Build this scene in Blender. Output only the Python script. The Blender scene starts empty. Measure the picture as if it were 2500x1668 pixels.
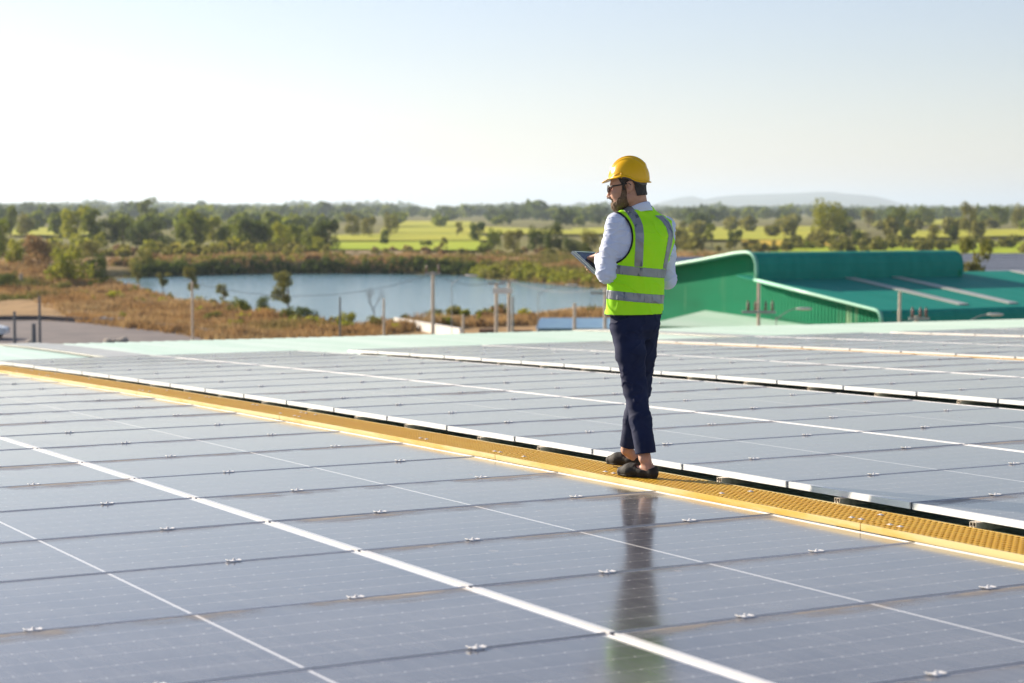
import bpy, bmesh, math, random
import numpy as np
from mathutils import Vector, Matrix

random.seed(7)
RNG = np.random.default_rng(11)
SC = bpy.context.scene
COL = SC.collection
PI = math.pi

# ------------------------------------------------------------------ camera
ZC = 10.0                                    # eye height above the surrounding land
FPX, YAW, HZ, ROLL = 4775.9, 1.06948, 507.9, 0.00396
_p = math.atan((HZ - 834) / FPX)
_c, _s = math.cos(YAW), math.sin(YAW)
F = np.array([-_s * math.cos(_p), _c * math.cos(_p), math.sin(_p)])
_R = np.array([_c, _s, 0.0])
_U = np.cross(_R, F)
R = _R * math.cos(ROLL) + _U * math.sin(ROLL)
U = -_R * math.sin(ROLL) + _U * math.cos(ROLL)
CAM = np.array([0, 0, ZC])

cam_d = bpy.data.cameras.new('camera')
cam = bpy.data.objects.new('camera', cam_d)
COL.objects.link(cam)
cam.matrix_world = Matrix(((R[0], U[0], -F[0], 0), (R[1], U[1], -F[1], 0), (R[2], U[2], -F[2], ZC), (0, 0, 0, 1)))
cam_d.sensor_width = 36
cam_d.lens = FPX / 2500 * 36
cam_d.clip_start = 0.1
cam_d.clip_end = 60000
cam_d.dof.use_dof = True
cam_d.dof.focus_distance = 12.05
cam_d.dof.aperture_fstop = 2.9
SC.camera = cam

# ------------------------------------------------------------------ light
SUN_AZ, SUN_EL = math.radians(205), math.radians(20)
SUN = Vector((math.cos(SUN_EL) * math.cos(SUN_AZ), math.cos(SUN_EL) * math.sin(SUN_AZ), math.sin(SUN_EL)))
W = bpy.data.worlds.new('World')
SC.world = W
W.use_nodes = True
nt = W.node_tree
bg = nt.nodes['Background']
sky = nt.nodes.new('ShaderNodeTexSky')
sky.sky_type = 'NISHITA'
sky.sun_disc = False
sky.sun_elevation = SUN_EL
sky.sun_rotation = math.atan2(SUN.x, SUN.y)
sky.air_density = 1.0
sky.dust_density = 0.3
sky.ozone_density = 2.5
hs = nt.nodes.new('ShaderNodeHueSaturation')
hs.inputs['Saturation'].default_value = 0.8
nt.links.new(sky.outputs[0], hs.inputs['Color'])
wb = nt.nodes.new('ShaderNodeMix'); wb.data_type = 'RGBA'; wb.blend_type = 'MULTIPLY'
wb.inputs[0].default_value = 1; wb.inputs[7].default_value = (1.04, .95, 1.015, 1)
nt.links.new(hs.outputs[0], wb.inputs[6])
nt.links.new(wb.outputs[2], bg.inputs[0])
bg.inputs[1].default_value = 0.075
sl = bpy.data.lights.new('sun', 'SUN')
sl.energy = 5.0
sl.angle = math.radians(0.53)
sl.color = (1.0, 0.86, 0.68)
so = bpy.data.objects.new('sun', sl)
COL.objects.link(so)
so.rotation_euler = SUN.to_track_quat('Z', 'Y').to_euler()
so.location = (0, 0, 60)
SC.view_settings.view_transform = 'Standard'
SC.view_settings.look = 'None'
SC.view_settings.gamma = 1
SC.view_settings.exposure = 0.93
HAZE = 0.00009
SC.view_settings.use_curve_mapping = False
SC.render.engine = 'CYCLES'
SC.cycles.use_denoising = True
SC.cycles.max_bounces = 6
SC.cycles.volume_bounces = 1
SC.cycles.transparent_max_bounces = 8

# ------------------------------------------------------------------ helpers
def ray(px, py):
    return F + R * (px - 1250) / FPX + U * (834 - py) / FPX

def at_depth(px, py, d):
    return CAM + ray(px, py) * d

def on_level(px, py, z=0.0):
    r = ray(px, py)
    return CAM + r * ((z - ZC) / r[2])

def on_v(px, py, v):
    r = ray(px, py)
    return CAM + r * (v / r[1])

def surf(u):                                   # top of the panel field: gently arched along u
    return ZC - 1.49 + .01328 * u - .0005 * u * u

def slope(u):
    return math.atan(.01328 - .001 * u)

def lin(c):
    return tuple(((x / 255) / 12.92 if x / 255 <= .04045 else ((x / 255 + .055) / 1.055) ** 2.4) for x in c)

class MB:
    def __init__(self):
        self.v, self.f, self.uv = [], [], None
    def box(self, x0, x1, y0, y1, z0, z1, M=None):
        n = len(self.v)
        p = [(x, y, z) for z in (z0, z1) for y in (y0, y1) for x in (x0, x1)]
        if M is not None:
            p = [tuple(M @ Vector(q)) for q in p]
        self.v += p
        for q in ((0, 2, 3, 1), (4, 5, 7, 6), (0, 1, 5, 4), (2, 6, 7, 3), (0, 4, 6, 2), (1, 3, 7, 5)):
            self.f.append(tuple(n + i for i in q))
        return self
    def poly(self, pts):
        n = len(self.v)
        self.v += [tuple(p) for p in pts]
        self.f.append(tuple(range(n, n + len(pts))))
        return self
    def prism(self, pts, vec):                 # closed outline swept along vec
        n, k = len(self.v), len(pts)
        a = [Vector(p) for p in pts]
        b = [p + Vector(vec) for p in a]
        self.v += [tuple(p) for p in a + b]
        self.f.append(tuple(range(n, n + k))[::-1])
        self.f.append(tuple(range(n + k, n + 2 * k)))
        for i in range(k):
            j = (i + 1) % k
            self.f.append((n + i, n + j, n + k + j, n + k + i))
        return self
    def tube(self, pts, rads, n=8, cap=True):
        pts = [Vector(p) for p in pts]
        if not isinstance(rads, (list, tuple)):
            rads = [rads] * len(pts)
        rings = []
        for i, p in enumerate(pts):
            d = (pts[min(i + 1, len(pts) - 1)] - pts[max(i - 1, 0)]).normalized()
            a = d.orthogonal().normalized() if i == 0 else (a - d * a.dot(d)).normalized()
            b = d.cross(a)
            s = len(self.v)
            for k in range(n):
                t = 2 * PI * k / n
                self.v.append(tuple(p + (a * math.cos(t) + b * math.sin(t)) * rads[i]))
            rings.append(s)
        for r0, r1 in zip(rings, rings[1:]):
            for k in range(n):
                self.f.append((r0 + k, r0 + (k + 1) % n, r1 + (k + 1) % n, r1 + k))
        if cap:
            self.f.append(tuple(rings[0] + k for k in range(n))[::-1])
            self.f.append(tuple(rings[-1] + k for k in range(n)))
        return self
    def mesh(self, name, mat, smooth=False):
        m = bpy.data.meshes.new(name)
        m.from_pydata(self.v, [], self.f)
        if mat:
            m.materials.append(mat)
        if smooth:
            m.polygons.foreach_set('use_smooth', [True] * len(m.polygons))
        m.update()
        return m
    def build(self, name, mat, parent=None, smooth=False, **kw):
        return link(name, self.mesh(name, mat, smooth), parent, **kw)

def link(name, data, parent=None, loc=None, rot=None, label=None, cat=None, group=None, kind=None):
    o = bpy.data.objects.new(name, data)
    COL.objects.link(o)
    if parent is not None:
        o.parent = parent
    if loc is not None:
        o.location = loc
    if rot is not None:
        o.rotation_euler = rot
    tag(o, label, cat, group, kind)
    return o

def tag(o, label=None, cat=None, group=None, kind=None):
    if label: o['label'] = label
    if cat: o['category'] = cat
    if group: o['group'] = group
    if kind: o['kind'] = kind
    return o

def np_mesh(name, V, Fq, mat, smooth=False, nper=None):
    """mesh from numpy arrays (all faces with the same number of corners)"""
    V = np.asarray(V, dtype=np.float32); Fq = np.asarray(Fq, dtype=np.int32)
    k = Fq.shape[1]
    m = bpy.data.meshes.new(name)
    m.vertices.add(len(V)); m.vertices.foreach_set('co', V.ravel())
    m.loops.add(Fq.size); m.loops.foreach_set('vertex_index', Fq.ravel())
    m.polygons.add(len(Fq))
    m.polygons.foreach_set('loop_start', np.arange(0, Fq.size, k, dtype=np.int32))
    m.polygons.foreach_set('loop_total', np.full(len(Fq), k, dtype=np.int32))
    if smooth:
        m.polygons.foreach_set('use_smooth', np.ones(len(Fq), dtype=bool))
    if mat: m.materials.append(mat)
    m.update(calc_edges=True); m.validate()
    return m

ORD = ['first', 'second', 'third', 'fourth', 'fifth', 'sixth', 'seventh', 'eighth', 'ninth', 'tenth', 'eleventh', 'twelfth',
       'thirteenth', 'fourteenth', 'fifteenth', 'sixteenth', 'seventeenth', 'eighteenth', 'nineteenth', 'twentieth',
       'twenty-first', 'twenty-second', 'twenty-third', 'twenty-fourth', 'twenty-fifth', 'twenty-sixth']

# ------------------------------------------------------------------ materials
class N:
    """small node-graph writer"""
    def __init__(self, name):
        self.m = bpy.data.materials.new(name)
        self.m.use_nodes = True
        self.t = self.m.node_tree
        self.b = self.t.nodes['Principled BSDF']
        self.out = self.t.nodes['Material Output']
    def n(self, kind, **kw):
        x = self.t.nodes.new('ShaderNode' + kind)
        for k, v in kw.items():
            setattr(x, k, v)
        return x
    def l(self, a, b):
        self.t.links.new(a, b)
    def val(self, x, sock):
        if isinstance(x, (int, float)):
            sock.default_value = x
        elif isinstance(x, tuple):
            sock.default_value = x if len(x) == 4 or sock.type == 'VECTOR' else (*x, 1)
        else:
            self.l(x, sock)
    def math(self, op, a, b=0.0, c=None, clamp=False):
        x = self.n('Math', operation=op, use_clamp=clamp)
        self.val(a, x.inputs[0]); self.val(b, x.inputs[1])
        if c is not None: self.val(c, x.inputs[2])
        return x.outputs[0]
    def mix(self, f, a, b):
        x = self.n('Mix', data_type='RGBA')
        self.val(f, x.inputs[0]); self.val(a, x.inputs[6]); self.val(b, x.inputs[7])
        return x.outputs[2]
    def noise(self, vec, scale, detail=3, rough=.55):
        x = self.n('TexNoise')
        if vec is not None: self.l(vec, x.inputs['Vector'])
        x.inputs['Scale'].default_value = scale; x.inputs['Detail'].default_value = detail
        x.inputs['Roughness'].default_value = rough
        return x.outputs[0]
    def ramp(self, f, lo, hi):
        x = self.n('MapRange'); x.interpolation_type = 'SMOOTHSTEP'
        self.val(f, x.inputs[0]); x.inputs[1].default_value = lo; x.inputs[2].default_value = hi
        return x.outputs[0]
    def scaled(self, vec, s):
        x = self.n('Mapping'); self.l(vec, x.inputs[0]); x.inputs[3].default_value = s
        return x.outputs[0]
    def bump(self, h, strength=.3, dist=.01):
        x = self.n('Bump'); self.l(h, x.inputs['Height'])
        x.inputs['Strength'].default_value = strength; x.inputs['Distance'].default_value = dist
        self.l(x.outputs[0], self.b.inputs['Normal'])
    def geo(self):
        return self.n('NewGeometry').outputs['Position']
    def obj(self):
        return self.n('TexCoord').outputs['Object']
    def rnd(self):
        return self.n('ObjectInfo').outputs['Random']
    def set(self, **kw):
        for k, v in kw.items():
            self.val(v, self.b.inputs[{'base': 'Base Color', 'rough': 'Roughness', 'metal': 'Metallic', 'spec': 'Specular IOR Level', 'coat': 'Coat Weight', 'sheen': 'Sheen Weight', 'sss': 'Subsurface Weight'}[k]])
        return self

def simple(name, c1, c2=None, scale=8, rough=.5, metal=0.0, space='obj', bump=0, bscale=None, lo=.35, hi=.65, spec=.5, bdist=.01):
    g = N(name)
    vec = g.obj() if space == 'obj' else g.geo()
    if c2 is not None:
        g.set(base=g.mix(g.ramp(g.noise(vec, scale, 4), lo, hi), c1, c2))
    else:
        g.set(base=c1)
    g.set(rough=rough, metal=metal, spec=spec)
    if bump:
        g.bump(g.noise(vec, bscale or scale * 4, 4), bump, bdist)
    return g.m

M = {}
M['frame'] = simple('anodised_rail_sunlit_tone', (.82, .82, .82), (.88, .87, .86), 3, rough=.4, metal=.1)  # short rails: whiteness of their sunlit faces put into the base colour
M['framelong'] = simple('anodised_rail_dim_tone', (.30, .32, .37), (.37, .39, .44), 3, rough=.3, metal=.6)  # same metal as the short rails; darker sky-reflection tone painted in
M['clamp'] = simple('clamp_aluminium', (.85, .85, .85), (.75, .74, .73), 60, rough=.4, metal=.1)
M['bracket'] = simple('bracket_metal', (.5, .44, .36), (.36, .3, .24), 30, rough=.45, metal=.5)
M['bolt'] = simple('bolt_steel', (.32, .31, .3), None, rough=.4, metal=.8)
M['pole'] = simple('weathered_concrete', (.66, .58, .49), (.54, .48, .40), 3, rough=.85)
M['darkpole'] = simple('dark_painted_steel', (.10, .12, .15), (.14, .15, .16), 4, rough=.6)
M['steel'] = simple('galvanised_steel', (.4, .42, .43), (.32, .33, .34), 5, rough=.5, metal=.3)
M['white'] = simple('white_painted_wall', (.8, .79, .76), (.68, .66, .62), 1.2, rough=.7)
M['tray'] = simple('white_tray_metal', (.78, .76, .72), (.68, .66, .62), .8, rough=.45)
M['black'] = simple('black_rubber', (.012, .012, .013), None, rough=.5)
M['ceramic'] = simple('brown_insulator', (.11, .045, .03), (.16, .07, .05), 8, rough=.35)
M['bluesheet'] = simple('blue_roof_sheet', (.16, .3, .46), (.2, .36, .5), .8, rough=.4)
M['navyroof'] = simple('navy_roof_sheet', (.012, .025, .07), (.02, .035, .09), .5, rough=.45)
M['wood'] = simple('weathered_timber', (.33, .2, .13), (.24, .15, .1), 6, rough=.85)
M['bark'] = simple('bark', (.1, .075, .055), (.17, .13, .1), 6, rough=.95)
M['carwhite'] = simple('car_paint_white', (.78, .8, .8), None, rough=.2)
M['carglass'] = simple('car_glass', (.03, .04, .045), None, rough=.05)
M['stone'] = simple('rubble_stone', (.42, .38, .34), (.24, .22, .21), 1.4, rough=.95)
M['stonepale'] = simple('pale_stone', (.55, .48, .4), (.38, .32, .26), 1.4, rough=.95)

def glass_material():
    """solar cells printed under glass; UV in metres (x across the panel, y along it)"""
    g = N('solar_glass')
    uv = g.n('UVMap').outputs[0]
    sep = g.n('SeparateXYZ'); g.l(uv, sep.inputs[0])
    x, y = sep.outputs[0], sep.outputs[1]
    rnd = g.rnd()
    GW, GL = 1.117, 2.4136
    def near(v, pitch, half):                   # 1 within half of a multiple of pitch
        a = g.math('PINGPONG', v, pitch / 2)
        return g.math('LESS_THAN', a, half)
    px_, py_ = 0.1840, 0.0905
    xs = g.math('SUBTRACT', x, (GW - 6 * px_) / 2)
    yc = g.math('SUBTRACT', g.math('ABSOLUTE', g.math('SUBTRACT', y, GL / 2)), 0.0075)
    colgap = near(xs, px_, .0013)
    rowgap = near(yc, py_, .0006)
    dx, dy = g.math('PINGPONG', xs, px_ / 2), g.math('PINGPONG', yc, py_ / 2)
    dia = g.math('LESS_THAN', g.math('ADD', dx, dy), .0055)
    # keep the diamonds on column gaps only
    edge_y = g.math('GREATER_THAN', yc, 13 * py_)
    mid = g.math('LESS_THAN', yc, 0.0)
    xa = g.math('ABSOLUTE', g.math('SUBTRACT', x, GW / 2))
    edge_x = g.math('GREATER_THAN', xa, 3 * px_)
    bar = near(g.math('SUBTRACT', xs, .0092), px_ / 10, .0005)
    white = g.math('MAXIMUM', g.math('MAXIMUM', g.math('MULTIPLY', colgap, .62), g.math('MULTIPLY', rowgap, .10)), dia)
    white = g.math('MAXIMUM', white, g.math('MULTIPLY', bar, .04))
    white = g.math('MAXIMUM', white, g.math('MAXIMUM', g.math('MAXIMUM', edge_y, mid), edge_x))
    nz = g.noise(g.geo(), .5, 2)
    cell = g.mix(nz, (.010, .014, .030), (.016, .020, .036))
    base = g.mix(white, cell, (.8, .79, .77))
    # dust: thin film everywhere, tan silt along the lower edge
    pos = g.geo()
    film = g.math('MULTIPLY_ADD', g.ramp(g.noise(g.scaled(uv, (1.2, 9, 1)), 2.0, 4, .6), .3, .75), .45, g.math('MULTIPLY', g.ramp(g.noise(g.scaled(pos, (1.2, .5, 1)), 1.1, 5, .65), .3, .75), .75))
    streak = g.noise(g.scaled(uv, (9, 2.2, 1)), 1.6, 5, .65)
    comb = g.n('CombineXYZ'); g.l(y, comb.inputs[0]); g.l(rnd, comb.inputs[2])
    edgew = g.noise(comb.outputs[0], 1.7, 3, .6)
    width = g.math('MULTIPLY_ADD', g.math('MULTIPLY', edgew, rnd), .55, .01)
    silt = g.math('SUBTRACT', 1.0, g.math('DIVIDE', x, width), clamp=True)
    silt = g.math('MULTIPLY', silt, g.ramp(streak, .25, .6))
    silt = g.math('MULTIPLY', silt, g.math('MULTIPLY', g.ramp(edgew, .30, .56), g.ramp(rnd, .15, .60)))
    grime = g.math('MULTIPLY_ADD', film, .16, .15)
    dustf = g.math('MAXIMUM', grime, g.math('MULTIPLY', silt, .62), clamp=True)
    spots = g.math('GREATER_THAN', g.noise(pos, 9, 1, .3), .80)
    dustf = g.math('MAXIMUM', dustf, g.math('MULTIPLY', spots, .5))
    base2 = g.mix(dustf, base, g.mix(g.math('MULTIPLY', silt, 1.5, clamp=True), (.56, .555, .56), (.66, .56, .43)))
    rough = g.math('MULTIPLY_ADD', silt, .5, g.math('MULTIPLY_ADD', dustf, .35, .05), True)
    g.set(base=base2, rough=rough, spec=.5)
    g.bump(g.noise(pos, 1.1, 2), .02, .05)
    return g.m
M['glass'] = glass_material()

def roof_material(name, c1, c2, rough, stain=None, spec=.5):
    g = N(name)
    pos = g.geo()
    f1 = g.noise(g.scaled(pos, (.12, 1.6, .6)), 1.0, 5, .6)
    f2 = g.noise(pos, .35, 3)
    base = g.mix(g.ramp(f1, .35, .7), c1, c2)
    if stain:
        vert = g.noise(g.scaled(pos, (1.1, 1.1, .06)), 1.0, 4, .6)
        base = g.mix(g.math('MULTIPLY', g.ramp(vert, .56, .72), g.ramp(f2, .4, .6)), base, stain)
    g.set(base=base, rough=g.math('MULTIPLY_ADD', f2, .15, rough), spec=spec)
    return g.m
M['roofpale'] = roof_material('pale_green_roof_sheet', (.50, .68, .57), (.62, .75, .67), .26)
M['roofgreen'] = roof_material('green_roof_sheet', (.006, .25, .19), (.012, .29, .22), .55, spec=.12)
M['wallgreen'] = roof_material('green_wall_sheet', (.001, .21, .095), (.002, .26, .125), .6, stain=(.3, .5, .3), spec=.12)
M['verge'] = roof_material('pale_green_trim', (.2, .55, .4), (.28, .6, .46), .35)
M['skylight'] = simple('translucent_roof_strip', (.50, .50, .45), (.42, .43, .38), 1, rough=.35)
M['lilacroof'] = roof_material('grey_panel_field', (.16, .16, .19), (.2, .2, .23), .3)

def grating_material():
    g = N('yellow_grating_plastic')
    pos = g.geo()
    f = g.ramp(g.noise(g.scaled(pos, (.5, 4, 4)), 1.4, 5, .6), .35, .7)
    g.set(base=g.mix(f, (.60, .335, .010), (.63, .39, .025)), rough=.5)
    g.bump(g.noise(pos, 220, 2), .25, .002)
    return g.m
M['yellow'] = grating_material()
def flange_material():
    g = N('faded_yellow_flange')
    pos = g.geo()
    f = g.ramp(g.noise(g.scaled(pos, (.9, 3, 6)), 1.0, 6, .65), .34, .54)
    g.set(base=g.mix(f, (.64, .40, .04), (.70, .57, .25)), rough=.5)
    return g.m
M['flange'] = flange_material()

def leaf_material(name, a, b, c):
    g = N(name)
    pos, rnd = g.geo(), g.rnd()
    f = g.ramp(g.noise(pos, .55, 3), .3, .7)
    col = g.mix(f, a, b)
    col = g.mix(g.math('MULTIPLY', rnd, .6), col, c)
    g.set(base=col, rough=.7, spec=.08)
    tr = g.n('BsdfTranslucent'); g.l(col, tr.inputs[0])
    mx = g.n('MixShader'); mx.inputs[0].default_value = .45
    g.l(g.b.outputs[0], mx.inputs[1]); g.l(tr.outputs[0], mx.inputs[2])
    g.l(mx.outputs[0], g.out.inputs[0])
    return g.m
LEAF = {
    'mid': leaf_material('leaf_mid_green', (.13, .18, .02), (.25, .27, .03), (.17, .21, .035)),
    'dark': leaf_material('leaf_dark_green', (.06, .10, .022), (.11, .14, .025), (.11, .14, .028)),
    'light': leaf_material('leaf_light_green', (.25, .29, .03), (.38, .37, .035), (.28, .29, .045)),
    'olive': leaf_material('leaf_olive', (.19, .20, .04), (.28, .25, .055), (.20, .20, .055)),
    'brown': leaf_material('leaf_dry_brown', (.28, .17, .075), (.34, .22, .10), (.24, .18, .08)),
}
def grass_material():
    g = N('dry_grass_blades')
    pos = g.geo()
    a = g.ramp(g.noise(pos, .09, 3), .35, .65)
    b = g.ramp(g.noise(pos, .5, 3), .3, .7)
    at = g.n('Attribute', attribute_name='green')
    col = g.mix(b, g.mix(a, (.45, .27, .10), (.53, .39, .19)), (.31, .19, .085))
    col = g.mix(at.outputs['Fac'], col, (.15, .17, .035))
    g.set(base=col, rough=.85, spec=.1)
    tr = g.n('BsdfTranslucent'); g.l(col, tr.inputs[0])
    mx = g.n('MixShader'); mx.inputs[0].default_value = .3
    g.l(g.b.outputs[0], mx.inputs[1]); g.l(tr.outputs[0], mx.inputs[2])
    g.l(mx.outputs[0], g.out.inputs[0])
    return g.m
M['grass'] = grass_material()
def terrain_material():
    g = N('land_surface')
    pos = g.geo()
    at = g.n('Attribute', attribute_name='tint')
    f = g.ramp(g.noise(pos, .22, 5, .6), .3, .7)
    f2 = g.ramp(g.noise(pos, .02, 4, .6), .35, .65)
    v = g.mix(g.math('MULTIPLY', f, .5), at.outputs['Color'], (.2, .13, .07))
    v = g.mix(g.math('MULTIPLY', f2, .4), v, at.outputs['Color'])
    g.set(base=v, rough=.95, spec=.1)
    g.bump(g.noise(pos, .8, 4), .6, .3)
    return g.m
M['land'] = terrain_material()
def water_material():
    g = N('pond_water')
    pos = g.geo()
    g.set(base=(.11, .25, .30), rough=.12, spec=.5)
    g.b.inputs['IOR'].default_value = 1.33
    g.bump(g.noise(g.scaled(pos, (.5, 1.6, 1)), 2.2, 3), .8, .16)
    return g.m
M['water'] = water_material()
def field_material(name, a, b):
    g = N(name)
    pos = g.geo()
    f = g.ramp(g.noise(g.scaled(pos, (.6, .6, 1)), .05, 5, .65), .3, .7)
    g.set(base=g.mix(f, a, b), rough=.9, spec=.1)
    return g.m
FIELD = {'bright': field_material('young_rice', (.34, .46, .02), (.44, .50, .03)),
         'yellow': field_material('ripening_rice', (.52, .48, .05), (.40, .44, .04)),
         'gold': field_material('ripe_rice', (.64, .42, .04), (.52, .42, .05)),
         'stubble': field_material('stubble_field', (.36, .27, .14), (.28, .22, .11))}
M['asphalt'] = simple('worn_concrete_road', (.14, .12, .12), (.19, .16, .15), .25, rough=.85, space='geo')
M['kerb'] = simple('dark_kerb', (.07, .065, .075), (.1, .09, .095), 1, rough=.9)
M['dirt'] = simple('sandy_dirt', (.55, .42, .28), (.46, .34, .22), .5, rough=.95, space='geo')
M['hill'] = simple('wooded_hill', (.06, .09, .05), (.09, .11, .06), .003, rough=1, space='geo')

# ------------------------------------------------------------------ pond and land
WL = -0.6
POND_PX = [(255, 645), (270, 640), (400, 634), (600, 629), (900, 629), (1085, 633), (1110, 641), (1200, 647), (1300, 656), (1390, 664), (1470, 676), (1540, 690),
           (1500, 712), (1390, 722), (1250, 728), (1150, 735), (1000, 742), (900, 752), (800, 758), (740, 752), (650, 735), (560, 718), (430, 698), (330, 674), (280, 655)]
POND = np.array([on_level(x * 1.0638, y * 1.0638, WL)[:2] for x, y in POND_PX])

def poly_sd(P, poly):
    """signed distance to a polygon, negative inside"""
    x, y = P[:, 0], P[:, 1]
    d = np.full(len(P), 1e18); inside = np.zeros(len(P), bool)
    n = len(poly)
    for i in range(n):
        a, b = poly[i], poly[(i + 1) % n]
        e = b - a; w = P - a
        t = np.clip((w @ e) / (e @ e), 0, 1)[:, None]
        q = w - t * e
        d = np.minimum(d, (q ** 2).sum(1))
        c = ((a[1] > y) != (b[1] > y)) & (x < (b[0] - a[0]) * (y - a[1]) / (b[1] - a[1] + 1e-12) + a[0])
        inside ^= c
    d = np.sqrt(d)
    return np.where(inside, -d, d)

_LAT = RNG.random((64, 64))
def vnoise2(x, y):
    xi, yi = np.floor(x).astype(int), np.floor(y).astype(int)
    fx, fy = x - xi, y - yi
    fx, fy = fx * fx * (3 - 2 * fx), fy * fy * (3 - 2 * fy)
    g = lambda a, b: _LAT[a % 64, b % 64]
    return (g(xi, yi) * (1 - fx) + g(xi + 1, yi) * fx) * (1 - fy) + (g(xi, yi + 1) * (1 - fx) + g(xi + 1, yi + 1) * fx) * fy

FH = np.array([F[0], F[1]]) / math.hypot(F[0], F[1])
RH = np.array([FH[1], -FH[0]])

def land_height(P):
    sd = poly_sd(P, POND)
    fwd, side = P @ FH, P @ RH
    n = vnoise2(P[:, 0] / 9, P[:, 1] / 9) - .5 + .5 * (vnoise2(P[:, 0] / 3.1, P[:, 1] / 3.1) - .5)
    far = np.clip((fwd - 285) / 30, 0, 1)
    rise = np.clip(sd / 5, 0, 1)
    rise = rise * rise * (3 - 2 * rise)
    fade = np.clip(1 - (sd - 25) / 60, 0, 1)
    rightbank = np.clip((side - 5) / 25, 0, 1) * np.clip((fwd - 240) / 30, 0, 1)
    bank = rise * (0.25 + .9 * far + .7 * rightbank) * fade + rise * n * .9 * np.clip(1 - (fwd - 420) / 200, 0, 1)
    h = np.where(sd < 0, WL - .05 - np.minimum(1.6, -sd * .25), WL - .05 + (.62 * rise) + bank)
    leftmound = np.exp(-((side + 74) / 13) ** 2 - ((fwd - 250) / 26) ** 2) * 1.5
    h = h + np.where(sd > 3, leftmound, 0)
    yard = np.clip((185 - fwd) / 15, 0, 1)                      # level yard round the works
    h = np.where(sd > 6, h * (1 - yard) + yard * 0.0, h)
    return h, sd

def make_land():
    az = np.concatenate([np.linspace(-20, 20, 260), np.linspace(20, 340, 42)[1:-1]])
    az = np.radians(az)
    rad = np.concatenate([[12, 60, 110], np.linspace(140, 345, 150), np.geomspace(350, 8600, 60)])
    A, Rr = np.meshgrid(az, rad, indexing='ij')
    D = np.cos(A)[..., None] * FH + np.sin(A)[..., None] * RH
    P = (D * Rr[..., None]).reshape(-1, 2)
    h, sd = land_height(P)
    V = np.column_stack([P, h])
    na, nr = len(az), len(rad)
    i, j = np.meshgrid(np.arange(na), np.arange(nr - 1), indexing='ij')
    i2 = (i + 1) % na
    Q = np.stack([i * nr + j, i * nr + j + 1, i2 * nr + j + 1, i2 * nr + j], -1).reshape(-1, 4)
    c = len(V)
    V = np.vstack([V, [[0, 0, 0]]])
    m = np_mesh('ground', V, Q, M['land'], smooth=True)
    # what grows where: brown bank, green waterline, olive land behind
    fwd, side = P @ FH, P @ RH
    br = np.array([.44, .29, .14]); ol = np.array([.17, .165, .06]); gr = np.array([.05, .075, .025]); lg = np.array([.26, .27, .07]); yd = np.array([.28, .22, .16])
    n1 = vnoise2(P[:, 0] / 40 + 5, P[:, 1] / 40)
    n2 = vnoise2(P[:, 0] / 130 + 9, P[:, 1] / 130 + 3)
    t = np.clip((fwd - 360) / 120, 0, 1)[:, None]
    colr = br * (1 - t) + (ol * (1 - n2[:, None]) + lg * n2[:, None]) * t
    wl = np.exp(-((sd - 2.5) / 2.5) ** 2)[:, None] * np.clip((fwd - 275) / 25, 0, 1)[:, None]
    colr = colr * (1 - wl) + gr * wl
    g2 = (np.clip((n1 - .55) / .2, 0, 1) * .5)[:, None]
    colr = colr * (1 - g2) + np.array([.17, .16, .05]) * g2
    colr = np.vstack([colr, [yd]])
    at = m.color_attributes.new('tint', 'FLOAT_COLOR', 'POINT')
    at.data.foreach_set('color', np.column_stack([colr, np.ones(len(colr))]).astype(np.float32).ravel())
    link('ground', m, kind='structure')
make_land()

mb = MB(); mb.poly([(p[0], p[1], WL) for p in (POND - POND.mean(0)) * 1.03 + POND.mean(0)][::-1])
o = mb.build('pond', M['water'], kind='structure')
if o.data.polygons[0].normal.z < 0: o.data.flip_normals()

def sheet(name, pix, mat, z=0.03, kind='structure', sub=0):
    pts = [on_level(x, y, z) for x, y in pix]
    mb = MB(); mb.poly(pts)
    o = mb.build(name, mat, kind=kind)
    if o.data.polygons[0].normal.z < 0: o.data.flip_normals()
    return o
# paddies between the tree lines (pixel outlines on the level land)
D = 1.0638
def dsheet(name, pix, mat, z): return sheet(name, [(x * D, y * D) for x, y in pix], mat, z)
FZ = 0.75
dsheet('rice_field', [(700, 556), (1095, 553), (1120, 560), (1100, 574), (770, 572), (690, 566)], FIELD['bright'], FZ)
dsheet('rice_field', [(760, 540), (940, 535), (1100, 536), (1130, 551), (760, 552)], FIELD['yellow'], FZ + .02)
dsheet('rice_field', [(880, 522), (1100, 520), (1310, 528), (1360, 538), (1100, 535), (870, 534)], FIELD['yellow'], FZ)
dsheet('rice_field', [(900, 507), (1075, 508), (1110, 518), (1000, 520), (880, 519)], FIELD['yellow'], FZ + .02)
dsheet('rice_field', [(760, 575), (980, 576), (990, 594), (900, 600), (770, 594)], FIELD['stubble'], FZ - .1)
dsheet('rice_field', [(560, 503), (680, 501), (690, 516), (560, 519)], FIELD['yellow'], FZ + .02)
dsheet('rice_field', [(20, 524), (180, 521), (240, 535), (160, 541), (20, 539)], FIELD['yellow'], FZ)
dsheet('rice_field', [(1530, 523), (1860, 519), (1990, 531), (1850, 549), (1530, 550)], FIELD['yellow'], FZ)
dsheet('rice_field', [(1700, 552), (1890, 548), (1930, 563), (1720, 567)], FIELD['gold'], FZ + .02)
dsheet('rice_field', [(1760, 569), (2400, 553), (2440, 582), (2000, 587), (1770, 580)], FIELD['bright'], FZ - .1)
dsheet('rice_field', [(1990, 506), (2210, 503), (2260, 514), (2000, 518)], FIELD['yellow'], FZ)
dsheet('rice_field', [(2060, 530), (2420, 524), (2440, 540), (2060, 546)], FIELD['yellow'], FZ + .02)
dsheet('rice_field', [(1310, 524), (1420, 522), (1460, 534), (1330, 538)], FIELD['yellow'], FZ + .02)
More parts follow.
